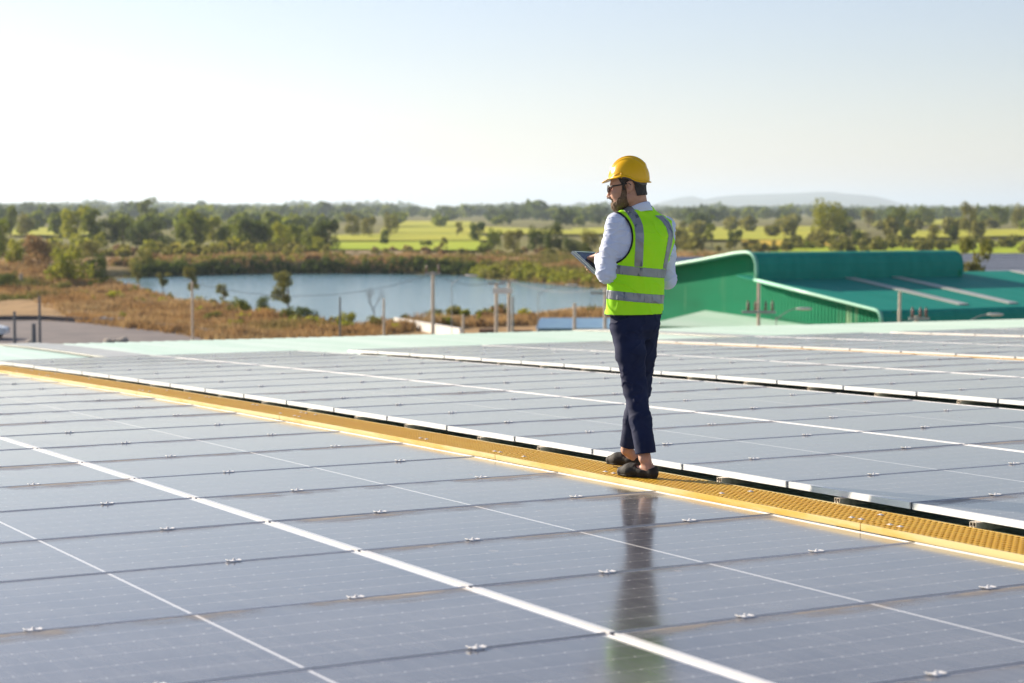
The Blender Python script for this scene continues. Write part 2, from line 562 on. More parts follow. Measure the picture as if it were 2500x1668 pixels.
# the works road, its kerb and the dirt track
road = sheet('road', [(-260, 900), (-260, 781), (0, 783), (95, 782), (260, 791), (400, 803), (490, 815), (600, 834), (720, 900)], M['asphalt'], .06)
kp = [on_level(x, y, 0) for x, y in [(-260, 781), (0, 783), (95, 782), (260, 791), (400, 803), (490, 815), (600, 834)]]
mb = MB()
for a, b in zip(kp, kp[1:]):
    a, b = Vector(a), Vector(b); d = (b - a).normalized(); s = Vector((-d.y, d.x, 0)) * .3
    mb.prism([a, b, b + s, a + s], (0, 0, .42))
mb.build('kerb', M['kerb'], kind='structure')
dirt = []
for x, y, w in [(10, 702, .9), (60, 712, .9), (110, 738, .9), (165, 757, 1.0), (205, 772, 1.2), (230, 788, 1.5)]:
    p = on_level(x, y, .0); h, _ = land_height(np.array([p[:2]])); dirt.append((on_level(x, y, float(h[0])), w))
mb = MB()
for (a, wa), (b, wb) in zip(dirt, dirt[1:]):
    a, b = Vector(a), Vector(b); s = Vector((RH[0], RH[1], 0))
    up = Vector((0, 0, .22))
    mb.poly([a - s * wa + up, a + s * wa + up, b + s * wb + up, b - s * wb + up])
mb.build('path', M['dirt'], kind='structure')

# far hills
def hill(name, prof, dist, mat):
    mb = MB()
    top = [at_depth(x, y, dist) for x, y in prof]
    n = len(top)
    for p in top:
        q = np.array([p[0], p[1]]); d = q / np.linalg.norm(q)
        for k, (off, s) in enumerate(((-2500, 0), (-1200, .55), (0, 1), (2000, .4), (3000, 0))):
            mb.v.append((q[0] + d[0] * off, q[1] + d[1] * off, max(p[2] * s, 0) - (.5 if s == 0 else 0)))
    for i in range(n - 1):
        for k in range(4):
            mb.f.append((i * 5 + k, (i + 1) * 5 + k, (i + 1) * 5 + k + 1, i * 5 + k + 1))
    mb.build(name, mat, kind='structure', smooth=True)
hill('hill', [(1540, 510), (1590, 502), (1620, 492), (1660, 482), (1690, 479), (1720, 487), (1750, 481), (1800, 476), (1870, 474), (1940, 472), (2000, 469), (2030, 469), (2060, 473), (2100, 476), (2140, 480), (2170, 488), (2200, 497), (2260, 510)], 14500, M['hill'])
hill('hill', [(760, 510), (800, 499), (830, 491), (855, 489), (880, 493), (900, 500), (930, 510)], 16000, M['hill'])

# ------------------------------------------------------------------ trees
def leaf_mesh(name, blobs, n, size, mat, seed, zmin=-9):
    """many leaf-sized quads spread through ellipsoidal clumps"""
    g = np.random.default_rng(seed)
    vol = np.array([b[3] * b[4] * b[5] for b in blobs]) ** .7
    pick = g.choice(len(blobs), n, p=vol / vol.sum())
    B = np.array(blobs)[pick]
    d = g.normal(size=(n, 3)); d /= np.linalg.norm(d, axis=1)[:, None]
    r = g.random(n) ** .33
    r = .45 + .6 * r
    C = B[:, :3] + d * r[:, None] * B[:, 3:6] * (1 + .12 * g.normal(size=(n, 1)))
    C[:, 2] = np.maximum(C[:, 2], zmin)
    nr = d * .8 + g.normal(size=(n, 3)) * .7; nr /= np.linalg.norm(nr, axis=1)[:, None]
    t = np.cross(nr, g.normal(size=(n, 3))); t /= np.linalg.norm(t, axis=1)[:, None] + 1e-9
    b = np.cross(nr, t)
    s = size * (.6 + .8 * g.random(n))[:, None]
    V = np.stack([C - t * s, C - b * s * .55, C + t * s, C + b * s * .55], 1).reshape(-1, 3)
    return np_mesh(name, V, np.arange(n * 4).reshape(-1, 4), mat)

def crown_blobs(shape, g):
    """unit tree: height 1; returns clumps and trunk top"""
    bl = []
    if shape == 'round':
        bl.append((0, 0, .55, .27, .27, .32))
        for k in range(12):
            a = g.random() * 2 * PI; z = .24 + .62 * g.random(); w = .27 * math.sqrt(max(.1, 1 - ((z - .52) / .5) ** 2))
            bl.append((math.cos(a) * w, math.sin(a) * w, z, *(g.uniform(.12, .19, 3))))
        th = .5
    elif shape == 'tall':
        for k in range(12):
            z = .25 + .68 * k / 11; w = .17 * math.sin(PI * min(1, .15 + .85 * (1 - (z - .25) / .75)) * .9) + .03
            a = g.random() * 2 * PI
            bl.append((math.cos(a) * w * .7, math.sin(a) * w * .7, z, *(g.uniform(.1, .15, 3))))
        th = .6
    elif shape == 'airy':
        for k in range(9):
            a = g.random() * 2 * PI; z = .4 + .52 * g.random(); w = .28 * g.random() ** .5
            bl.append((math.cos(a) * w, math.sin(a) * w, z, *(g.uniform(.07, .13, 3))))
        th = .65
    elif shape == 'flat':
        for k in range(11):
            a = g.random() * 2 * PI; z = .72 + .2 * g.random(); w = .5 * g.random() ** .5
            bl.append((math.cos(a) * w, math.sin(a) * w, z, .18, .18, .10))
        th = .7
    else:                                       # bush: leaves down to the ground
        bl.append((0, 0, .42, .36, .36, .4))
        for k in range(9):
            a = g.random() * 2 * PI; z = .18 + .6 * g.random(); w = .42 * math.sqrt(max(.05, 1 - (z / 1.05) ** 2))
            bl.append((math.cos(a) * w, math.sin(a) * w, z, *(g.uniform(.14, .24, 3))))
        th = .3
    return bl, th

TREE = {}
def tree_meshes(shape, tone, var, fine):
    key = (shape, tone, var, fine)
    if key in TREE: return TREE[key]
    g = np.random.default_rng(sum(map(ord, shape)) * 7 + var)
    bl, th = crown_blobs(shape, g)
    n = {'airy': 1000, 'tall': 1500, 'round': 1700, 'flat': 1100, 'bush': 1600}[shape] * (2 if fine else 1)
    size = (.024 if fine else .034) * (1.0 if shape != 'bush' else 1.25)
    cm = leaf_mesh(shape + '_crown', bl, n, size, LEAF[tone], var + 3, .02)
    mb = MB()
    lean = g.normal(size=2) * .02
    mb.tube([(0, 0, -.03), (lean[0] * .5, lean[1] * .5, th * .4), (lean[0], lean[1], th)], [.026, .02, .011], 7)
    for b in bl[1:7]:
        z0 = th * g.uniform(.5, .95)
        p0 = Vector((lean[0] * z0 / th, lean[1] * z0 / th, z0))
        p1 = Vector(b[:3])
        mb.tube([p0, p0.lerp(p1, .5) + Vector((0, 0, .02)), p1], [.011, .008, .003], 5)
    tm = mb.mesh(shape + '_trunk', M['bark'], True)
    TREE[key] = (cm, tm)
    return TREE[key]

def plant(name, label, cat, px, py, hpx, shape='round', tone='mid', var=0, wide=1.0, group=None, fine=False, z=None):
    p = on_level(px, py, 0 if z is None else z)
    if z is None:
        h, _ = land_height(np.array([p[:2]]))
        p = on_level(px, py, float(h[0])); p[2] -= .05
    dist = np.linalg.norm(p[:2])
    H = hpx * dist / FPX
    cm, tm = tree_meshes(shape, tone, var, fine)
    root = link(name, None, loc=tuple(p), rot=(0, 0, (px * 12.9898 + py * 3.1) % 6.28), label=label, cat=cat, group=group)
    root.empty_display_size = .5
    c = link('crown', cm, root); t = link('trunk', tm, root)
    for q in (c, t): q.scale = (H * wide, H * wide, H)
    return root

# (px, base y, height px, shape, tone, width, label) in full-size pixels of the photo
TW = {'mid': 'mid-green', 'dark': 'dark green', 'light': 'light yellow-green', 'olive': 'olive', 'brown': 'brownish'}
PLANTS = [
 # big bushes and trees at the left end of the pond
 (172, 694, 98, 'bush', 'light', 1.0, 'large light green bush on the bank left of the pond', 'bush'),
 (236, 692, 80, 'bush', 'dark', .66, 'dark green bush hugging the pond tip, right of a lighter bush', 'bush'),
 (92, 660, 92, 'bush', 'brown', .75, 'brownish olive tree with bare twigs at far left behind the dry bank', 'tree'),
 (38, 650, 72, 'bush', 'light', .6, 'round light green bush at far left behind the olive tree', 'bush'),
 (-12, 645, 120, 'round', 'mid', .8, 'tall green tree cut by the left edge of the photo', 'tree'),
 (62, 580, 60, 'round', 'olive', .9, 'olive tree left of the small yellow field', 'tree'),
 (26, 583, 76, 'tall', 'mid', .8, 'slim green tree at the far left beside the olive tree', 'tree'),
 (130, 645, 50, 'bush', 'olive', .9, 'low olive shrub between the far left tree and the light bush', 'shrub'),
 (225, 638, 56, 'bush', 'olive', .8, 'olive shrub behind the dark bush at the pond tip', 'shrub'),
 (350, 652, 50, 'bush', 'olive', 1.0, 'olive brown scrub on the far shore, left of the brown bank', 'shrub'),
]
# the line of trees behind the far bank, left to centre
LINE = [(188, 604, 92, 'round', 'light', .85), (222, 606, 84, 'tall', 'mid', 1.0), (262, 604, 62, 'round', 'dark', 1.0), (300, 606, 72, 'round', 'mid', 1.1), (335, 610, 62, 'round', 'dark', .9),
        (372, 606, 64, 'round', 'dark', 1.0), (410, 616, 40, 'bush', 'dark', .9), (450, 610, 74, 'round', 'mid', .8), (480, 612, 82, 'tall', 'mid', 1.1), (520, 606, 74, 'round', 'light', .85), (552, 610, 60, 'round', 'mid', .9),
        (590, 616, 70, 'round', 'mid', 1.0), (618, 616, 78, 'round', 'dark', .85), (660, 614, 66, 'round', 'mid', .9), (690, 618, 68, 'round', 'light', .8), (722, 612, 62, 'round', 'mid', .8), (760, 626, 70, 'round', 'mid', .7),
        (800, 622, 82, 'round', 'dark', .8), (780, 628, 50, 'bush', 'light', .7)]
LINE.sort()
for k, (px, py, h, s, t, w) in enumerate(LINE):
    PLANTS.append((px, py, h * 1.12, s, t, w * 1.12, f'{TW[t]} tree, {ORD[k]} from the left in the row behind the far bank', 'tree'))
PLANTS += [
 (361, 560, 74, 'tall', 'mid', 1.25, 'tallest hazy tree on the left, its crown standing above the skyline', 'tree'),
 (285, 556, 38, 'flat', 'dark', 1.2, 'flat-topped dark tree left of the tallest hazy tree', 'tree'),
 (470, 540, 42, 'round', 'dark', .9, 'hazy round dark tree far behind the middle of the tree row', 'tree'),
 (200, 545, 44, 'tall', 'dark', .8, 'dark pointed treetop rising above the tree row at left', 'tree'),
 (862, 582, 62, 'round', 'olive', .9, 'pale olive tree standing left of the paddies', 'tree'),
 (900, 584, 58, 'round', 'olive', .8, 'pale olive tree in the middle of the pair left of the paddies', 'tree'),
 (955, 580, 62, 'round', 'olive', .75, 'pale olive tree touching the left edge of the bright paddies', 'tree'),
 (940, 604, 44, 'round', 'dark', .8, 'small dark tree with bare stem on the paddy edge', 'tree'),
 (1042, 622, 34, 'flat', 'dark', .9, 'low dark spreading tree on the stubble beside the pond', 'tree'),
 (1082, 624, 44, 'airy', 'olive', .8, 'thin olive sapling beside the low spreading tree', 'tree'),
 (1116, 582, 40, 'airy', 'olive', 1.0, 'slender olive tree on the paddy left of the round dark tree', 'tree'),
 (1166, 596, 58, 'round', 'dark', .95, 'dense round dark tree beside the bright paddies', 'tree'),
 (1208, 616, 60, 'round', 'mid', .8, 'green tree next to the dense round dark tree', 'tree'),
 (1185, 622, 36, 'bush', 'mid', 1.0, 'green shrub under the dense round dark tree', 'shrub'),
 (1254, 622, 66, 'round', 'olive', .9, 'olive tree left of the dark trees by the man', 'tree'),
 (1310, 622, 72, 'round', 'dark', .75, 'dark tree left of the tablet, nearest the olive tree', 'tree'),
 (1352, 624, 82, 'round', 'dark', .75, 'tallest dark tree behind the tablet', 'tree'),
 (1392, 624, 52, 'bush', 'dark', .9, 'dark bush directly behind the tablet', 'bush'),
 (1440, 620, 62, 'round', 'olive', .9, 'olive tree close to the left side of the man', 'tree'),
 (1425, 628, 40, 'bush', 'mid', 1.0, 'mid-green bush at the left side of the man', 'bush'),
 (1672, 612, 44, 'bush', 'olive', .9, 'olive bush just right of the man above the green building', 'bush'),
 (1700, 608, 40, 'bush', 'dark', .8, 'dark bush second to the right of the man', 'bush'),
 (1738, 604, 58, 'airy', 'mid', .8, 'loose green tree right of the man, left of a round dark tree', 'tree'),
 (1795, 608, 50, 'round', 'dark', 1.05, 'round dark tree standing before the golden field', 'tree'),
 (1838, 610, 28, 'bush', 'olive', 1.2, 'low olive shrub right of the round dark tree', 'shrub'),
 (1945, 608, 34, 'bush', 'dark', 1.1, 'low dark shrub right of the golden field', 'shrub'),
 (1975, 612, 28, 'bush', 'mid', 1.0, 'small green shrub beside the low dark shrub', 'shrub'),
 (2022, 590, 104, 'round', 'light', .95, 'big light green tree above the middle of the green building', 'tree'),
 (2052, 584, 70, 'round', 'dark', .6, 'dark tree at the right flank of the big light green tree', 'tree'),
 (2030, 616, 50, 'airy', 'olive', 1.1, 'thin olive tree in front of the big light green tree', 'tree'),
 (2092, 606, 48, 'round', 'dark', .8, 'dark tree on the paddy above the green ridge', 'tree'),
 (2145, 612, 30, 'bush', 'light', 1.3, 'yellow-green bushes on the paddy above the green ridge', 'bush'),
 (2190, 570, 62, 'tall', 'mid', 1.4, 'tall hazy green tree above the right of the green ridge', 'tree'),
 (2214, 596, 44, 'round', 'dark', .8, 'dark tree below the tall hazy green tree', 'tree'),
 (2235, 613, 16, 'bush', 'dark', 1.5, 'dark clipped bush peeping over the green ridge', 'bush'),
 (2278, 600, 54, 'round', 'olive', .8, 'olive tree on the paddy with bare stem', 'tree'),
 (2326, 596, 44, 'tall', 'dark', 1.1, 'dark upright tree with bare trunk on the right paddy', 'tree'),
 (2366, 580, 86, 'round', 'olive', .7, 'tall brownish olive tree at right in the haze', 'tree'),
 (2440, 560, 60, 'round', 'mid', 1.0, 'hazy green tree near the right edge of the photo', 'tree'),
 (2490, 566, 66, 'round', 'olive', .9, 'hazy olive tree cut by the right edge of the photo', 'tree'),
 (2260, 556, 52, 'round', 'mid', 1.0, 'hazy green tree right of the tall one above the ridge', 'tree'),
 (2120, 556, 46, 'round', 'olive', 1.1, 'hazy olive tree between the big light tree and the tall one', 'tree'),
]
for i, (px, py, h, s, t, w, lab, cat) in enumerate(PLANTS):
    plant({'tree': 'leafy_tree', 'bush': 'leafy_bush', 'shrub': 'shrub'}[cat], lab, cat, px, py, h, s, t, i % 3, w)
plant('leafy_tree', 'bare-branched olive tree standing right behind the far end of the green monitor', 'tree', 2378, 797, 232, 'airy', 'olive', 1, .45)
# slim plants on the near shore
NEAR = [(704, 780, 116, 'airy', 'olive', 1.0, 'slender green tree on the near shore standing against the pond', 'tree'),
        (700, 792, 48, 'bush', 'dark', .8, 'dark bush at the foot of the slender shore tree', 'bush'),
        (748, 794, 50, 'bush', 'dark', 1.2, 'dark rounded bush right of the slender shore tree', 'bush'),
        (640, 768, 46, 'round', 'dark', 1.3, 'small spreading dark shrub left of the slender shore tree', 'shrub'),
        (588, 762, 40, 'bush', 'mid', 1.0, 'small dark shrub left of the spreading shore shrub', 'shrub'),
        (548, 752, 58, 'airy', 'olive', 1.0, 'thin young tree in the middle of the near shore', 'tree'),
        (470, 738, 86, 'airy', 'olive', .8, 'tall thin sapling with sparse leaves behind the pale pole', 'tree'),
        (398, 722, 62, 'airy', 'olive', .9, 'sapling with bare stem against the left of the pond', 'tree'),
        (340, 708, 56, 'airy', 'olive', .9, 'leftmost sapling against the left end of the pond', 'tree'),
        (1172, 796, 34, 'airy', 'light', .7, 'small light green sapling left of the twin poles', 'tree'),
        (20, 700, 40, 'bush', 'dark', 1.3, 'dark green shrub beside the dirt track at the left edge', 'shrub'),
        (520, 790, 34, 'bush', 'olive', 1.5, 'olive bush in the dry grass right of the pale pole', 'bush'),
        (575, 806, 30, 'bush', 'light', 1.6, 'yellow-green bush low in the dry grass near the roof edge', 'bush'),
        (300, 784, 26, 'bush', 'light', .8, 'small bright green bush right of the rubble heap', 'bush'),
        (845, 800, 42, 'bush', 'light', 1.2, 'yellow-green bush by the dark post on the near shore', 'bush'),
        (915, 806, 40, 'bush', 'olive', 1.2, 'olive bush at the foot of the leafless bare tree', 'bush'),
        (1060, 778, 30, 'bush', 'olive', 1.3, 'olive bush behind the thickest pale pole', 'bush'),
        (150, 720, 36, 'bush', 'olive', 1.4, 'olive bush above the dirt track at left', 'bush')]
for i, (px, py, h, s, t, w, lab, cat) in enumerate(NEAR):
    plant({'tree': 'leafy_tree', 'bush': 'leafy_bush', 'shrub': 'shrub'}[cat], lab, cat, px, py, h, s, t, i % 3, w, fine=True)
# bare tree on the near shore
p = on_level(912, 790, 0.2)
mb = MB(); g = random.Random(5)
def twig(a, d, L, r, k):
    b = a + d * L
    mb.tube([a, a.lerp(b, .5) + Vector((g.uniform(-.05, .05), g.uniform(-.05, .05), 0)), b], [r, r * .8, r * .55], 5)
    if k:
        for _ in range(3):
            nd = (d + Vector((g.uniform(-.7, .7), g.uniform(-.7, .7), g.uniform(-.1, .5)))).normalized()
            twig(a.lerp(b, g.uniform(.55, 1)), nd, L * g.uniform(.55, .8), r * .55, k - 1)
twig(Vector((0, 0, -.1)), Vector((.03, .02, 1)), 1.5, .05, 4)
root = link('bare_tree', None, loc=tuple(p), label='leafless bare tree on the near shore against the pond', cat='tree')
mb.build('trunk', M['bark'], root)

# ------------------------------------------------------------------ far woods, bank scrub and dry grass (nobody could count them)
def wood(name, rows, tone, seed, leaf, span=(-700, 3200)):
    g = np.random.default_rng(seed)
    Vs = []
    for d0, d1, n, h0, h1, wmul in rows:
        for _ in range(n):
            px = g.uniform(*span); d = g.uniform(d0, d1)
            if vnoise2(np.array([px / 260 + seed]), np.array([d / 170.]))[0] < .34: continue
            H = g.uniform(h0, h1) * (1.35 if g.random() < .08 else 1); w = H * g.uniform(.35, .55) * wmul
            dirv = FH + RH * (px - 1250) / FPX
            c = np.array([*(dirv * d), H * .55])
            k = leaf
            e = g.normal(size=(k, 3)); e /= np.linalg.norm(e, axis=1)[:, None]
            C = c + e * np.array([w, w, H * .46]) * (.55 + .5 * g.random((k, 1)))
            C[:, 2] = np.maximum(C[:, 2], .1)
            nr = e * .8 + g.normal(size=(k, 3)) * .6; nr /= np.linalg.norm(nr, axis=1)[:, None]
            t = np.cross(nr, g.normal(size=(k, 3))); t /= np.linalg.norm(t, axis=1)[:, None]
            b = np.cross(nr, t); s = w * .42 * (.6 + .8 * g.random((k, 1)))
            Vs.append(np.stack([C - t * s, C - b * s * .7, C + t * s, C + b * s * .7], 1).reshape(-1, 3))
    V = np.vstack(Vs)
    link(name, np_mesh(name, V, np.arange(len(V)).reshape(-1, 4), LEAF[tone]), kind='stuff')
wood('far_bank_scrub', [(345, 470, 200, 1.2, 2.8, 1.3)], 'olive', 13, 60, (-300, 800))
wood('far_bank_scrub', [(340, 440, 160, .7, 1.5, 1.5)], 'brown', 14, 60, (-300, 1500))
wood('far_bank_scrub', [(335, 420, 90, .7, 1.5, 1.5)], 'olive', 17, 60, (760, 1500))
wood('far_bank_scrub', [(380, 520, 60, 2.0, 4.0, 1.1)], 'light', 15, 60, (-300, 780))
wood('paddy_edge_scrub', [(430, 560, 120, 1.5, 3.5, 1.2)], 'olive', 16, 60, (1500, 2700))
wood('distant_woodland', [(620, 950, 60, 4, 8, 1.0)], 'mid', 18, 90, (-500, 800))
wood('distant_woodland', [(650, 1000, 46, 4, 7, 1.0)], 'olive', 19, 80, (1500, 2900))
wood('distant_woodland', [(900, 1500, 70, 6, 10, 1.5), (1500, 2400, 260, 8, 12, 1.5), (2400, 3600, 420, 9, 13, 1.6)], 'dark', 3, 46)
wood('distant_woodland', [(850, 1500, 60, 5, 9, 1.5), (1500, 2400, 220, 7, 11, 1.5)], 'mid', 8, 46)
wood('skyline_woodland', [(3600, 5200, 560, 10, 14, 2.6), (5200, 8200, 560, 11, 15, 4.5)], 'dark', 5, 40)

def in_poly_samples(pix, n, seed):
    g = np.random.default_rng(seed)
    pix = np.array(pix) * D
    lo, hi = pix.min(0), pix.max(0)
    out = []
    while len(out) < n:
        c = lo + (hi - lo) * g.random((4000, 2))
        sd = poly_sd(c, pix)
        out += list(c[sd < 0])
    return np.array(out[:n]), g

def tufts(name, pix, n, hh, seed, green, mat, blades=9, spread=.45):
    S, g = in_poly_samples(pix, n, seed)
    P = np.array([on_level(x, y, 0.2)[:2] for x, y in S])
    h, sd = land_height(P)
    keep = sd > .4
    P, h = P[keep], h[keep]
    k = len(P)
    cl = .5 + 1.0 * vnoise2(P[:, 0] / 3.3, P[:, 1] / 3.3) ** 1.5
    H = g.uniform(hh[0], hh[1], k) * cl
    gv = np.clip((vnoise2(P[:, 0] / 12 + 4, P[:, 1] / 12 + 2) - green) * 6, 0, 1) * g.uniform(.6, 1, k)
    base = np.repeat(np.column_stack([P, h - .05]), blades, 0)
    Hb = np.repeat(H, blades) * g.uniform(.6, 1.1, k * blades)
    base[:, :2] += g.normal(size=(k * blades, 2)) * spread
    a = g.random(k * blades) * 2 * PI
    wv = np.column_stack([np.cos(a), np.sin(a), np.zeros_like(a)]) * (.10 * Hb + .05)[:, None]
    tip = base + np.column_stack([g.normal(size=k * blades) * .28 * Hb, g.normal(size=k * blades) * .28 * Hb, Hb])
    V = np.stack([base - wv, base + wv, tip], 1).reshape(-1, 3)
    m = np_mesh(name, V, np.arange(len(V)).reshape(-1, 3), mat)
    at = m.attributes.new('green', 'FLOAT', 'POINT')
    at.data.foreach_set('value', np.repeat(gv, blades * 3).astype(np.float32))
    link(name, m, kind='stuff')
near_bank = [(-40, 612), (60, 615), (240, 652), (330, 676), (430, 700), (540, 718), (650, 736), (750, 752), (900, 750), (1000, 740), (1150, 733), (1390, 720), (1560, 700),
             (1560, 735), (1300, 738), (1000, 748), (880, 762), (840, 790), (560, 790), (430, 763), (270, 745), (190, 735), (90, 690), (-40, 660)]
tufts('dry_grass', near_bank, 11000, (.45, 1.0), 21, .70, M['grass'])
tufts('dry_grass', [(-40, 610), (240, 650), (280, 690), (100, 690), (-40, 690)], 1500, (.4, .8), 29, .66, M['grass'])
def shore(name, edge, n, hh, tone, seed, off=(1, 7)):
    g = np.random.default_rng(seed)
    E = np.array([on_level(x * D, y * D, WL)[:2] for x, y in edge])
    c = POND.mean(0)
    Vs = []
    for _ in range(n):
        k = g.integers(len(E) - 1); t = g.random()
        q = E[k] * (1 - t) + E[k + 1] * t
        out = (q - c) / np.linalg.norm(q - c)
        q = q + out * g.uniform(*off)
        H = g.uniform(*hh); w = H * g.uniform(.5, .9)
        z0 = max(float(land_height(q[None])[0][0]), WL) - .1
        e = g.normal(size=(60, 3)); e /= np.linalg.norm(e, axis=1)[:, None]
        C = np.array([*q, z0 + H * .5]) + e * np.array([w, w, H * .5]) * (.55 + .5 * g.random((60, 1)))
        nr = e * .8 + g.normal(size=(60, 3)) * .6; nr /= np.linalg.norm(nr, axis=1)[:, None]
        t_ = np.cross(nr, g.normal(size=(60, 3))); t_ /= np.linalg.norm(t_, axis=1)[:, None]
        b = np.cross(nr, t_); s = .22 * (.6 + .8 * g.random((60, 1)))
        Vs.append(np.stack([C - t_ * s, C - b * s * .7, C + t_ * s, C + b * s * .7], 1).reshape(-1, 3))
    V = np.vstack(Vs)
    link(name, np_mesh(name, V, np.arange(len(V)).reshape(-1, 4), LEAF[tone]), kind='stuff')
FAR_EDGE = [(330, 637), (400, 634), (600, 629), (900, 629), (1085, 633)]
RIGHT_EDGE = [(1090, 634), (1110, 641), (1200, 647), (1300, 656), (1390, 664), (1470, 676), (1540, 690)]
shore('shore_scrub', FAR_EDGE, 210, (.8, 1.7), 'dark', 41, (.5, 4))
shore('shore_scrub', FAR_EDGE, 120, (.8, 1.6), 'olive', 42, (4, 14))
shore('shore_scrub', FAR_EDGE, 120, (.6, 1.4), 'brown', 43, (6, 22))
NEAR_EDGE = [(1150, 735), (1000, 742), (900, 752), (800, 758), (740, 752), (650, 735), (560, 718), (430, 698), (330, 674), (285, 657)]
shore('shore_scrub', NEAR_EDGE, 70, (.5, 1.3), 'olive', 46, (1, 6))
shore('shore_scrub', NEAR_EDGE, 45, (.4, 1.2), 'light', 47, (1, 16))
shore('shore_scrub', NEAR_EDGE, 40, (.5, 1.1), 'brown', 48, (2, 20))
shore('shore_scrub', RIGHT_EDGE, 100, (.9, 1.9), 'light', 44, (1, 7))
shore('shore_scrub', RIGHT_EDGE, 90, (.8, 1.6), 'olive', 45, (1, 12))
tufts('far_bank_scrub', [(260, 640), (330, 612), (700, 590), (1080, 598), (1095, 631), (600, 628)], 3600, (.5, 1.3), 22, .42, M['grass'], 8, .7)
tufts('right_bank_scrub', [(1085, 632), (1100, 600), (1250, 590), (1420, 598), (1560, 610), (1560, 688), (1390, 662), (1200, 646)], 3200, (.5, 1.2), 23, .40, M['grass'], 8, .6)
tufts('paddy_edge_scrub', [(1560, 580), (1560, 605), (2100, 605), (2400, 600), (2400, 590), (1900, 590)], 1500, (.5, 1.6), 24, .5, M['grass'], 8, .8)

# ------------------------------------------------------------------ air
def make_haze():
    mb = MB(); mb.box(-34000, 34000, -34000, 34000, -3.6, 240)
    m = bpy.data.materials.new('thin_haze'); m.use_nodes = True
    t = m.node_tree; t.nodes.remove(t.nodes['Principled BSDF'])
    v = t.nodes.new('ShaderNodeVolumePrincipled')
    v.inputs['Color'].default_value = (.70, .84, 1.0, 1)
    v.inputs['Density'].default_value = HAZE
    v.inputs['Anisotropy'].default_value = .35
    t.links.new(v.outputs[0], t.nodes['Material Output'].inputs['Volume'])
    mb.build('haze', m, kind='stuff')
make_haze()

# ------------------------------------------------------------------ our own building: arched green roof
U_END = -39.0
def roof_z(u, v):
    k = min(max((-29.5 - u) / 9.0, 0), 1); k = k * k * (3 - 2 * k)
    return surf(u) - .135 + .115 * k

works = link('factory_building', None, loc=(-18, 15, 0), label='long factory building under an arched pale green metal roof carrying the solar panels', cat='building')
WO = Vector((-18, 15, 0))
mb = MB()
us = list(np.linspace(5, -29, 18)) + list(np.linspace(-30, U_END, 14))
vs, hs = [], []
v = -10.0
while v < 62:
    for dv, h in ((0, 0), (.19, 0), (.21, .022), (.24, .022)):
        vs.append(v + dv); hs.append(h)
    v += .26
nv = len(vs)
V = []
for i, u in enumerate(us):
    for vv, h in zip(vs, hs):
        uu = u + (.065 * (vv - 9.5) * max(0, (-29 - u) / 10))
        V.append((uu - WO.x, vv - WO.y, roof_z(u, vv) + h))
# the sheet bends down into the eave
r0 = roof_z(U_END, 0)
sl0 = -slope(U_END)
for t in (12, 30, 55, 90):
    a = math.radians(t)
    for vv, h in zip(vs, hs):
        uu = U_END + .065 * (vv - 9.5)
        V.append((uu - .35 * math.sin(a) - WO.x, vv - WO.y, r0 - .35 * (1 - math.cos(a)) - .05 * t / 90 + h))
nr = len(us) + 4
Q = np.array([(i * nv + j, (i + 1) * nv + j, (i + 1) * nv + j + 1, i * nv + j + 1) for i in range(nr - 1) for j in range(nv - 1)])
link('roof', np_mesh('roof', V, Q[:, ::-1], M['roofpale']), works)
mb = MB()
a = (U_END + .065 * (-10 - 9.5)); b = (U_END + .065 * (62 - 9.5))
mb.prism([(a - .3 - WO.x, -10 - WO.y, 0), (5 - WO.x, -10 - WO.y, 0), (5 - WO.x, 62 - WO.y, 0), (b - .3 - WO.x, 62 - WO.y, 0)], (0, 0, 6.75))
mb.build('wall', M['wallgreen'], works)
# pale strips let into the roof beyond the panels
def roof_strip(name, u0, u1, v0, v1, h, mat, n=12):
    mb = MB()
    uu = np.linspace(u0, u1, n)
    for k in range(n - 1):
        a, b = uu[k], uu[k + 1]
        za, zb = roof_z(a, 0) + .024, roof_z(b, 0) + .024
        sh = lambda u: .065 * (v0 - 9.5) * max(0, (-29 - u) / 10)
        p = [(a + sh(a) - WO.x, v0 - WO.y), (b + sh(b) - WO.x, v0 - WO.y), (b + sh(b) - WO.x, v1 - WO.y), (a + sh(a) - WO.x, v1 - WO.y)]
        n0 = len(mb.v)
        mb.v += [(p[0][0], p[0][1], za), (p[1][0], p[1][1], zb), (p[2][0], p[2][1], zb), (p[3][0], p[3][1], za),
                 (p[0][0], p[0][1], za + h), (p[1][0], p[1][1], zb + h), (p[2][0], p[2][1], zb + h), (p[3][0], p[3][1], za + h)]
        mb.f += [tuple(n0 + q for q in t) for t in ((4, 5, 6, 7)[::-1], (0, 1, 5, 4)[::-1], (3, 2, 6, 7), (0, 3, 7, 4), (1, 2, 6, 5)[::-1])]
    return mb.build(name, mat, works)
roof_strip('skylight_strip', -38.6, -29.2, 9.55, 10.35, .03, M['skylight'])
roof_strip('skylight_strip', -38.0, -29.2, 22.0, 22.6, .03, M['skylight'])
roof_strip('edge_flashing', -38.8, -29.4, 7.16, 7.30, .13, M['tray'])

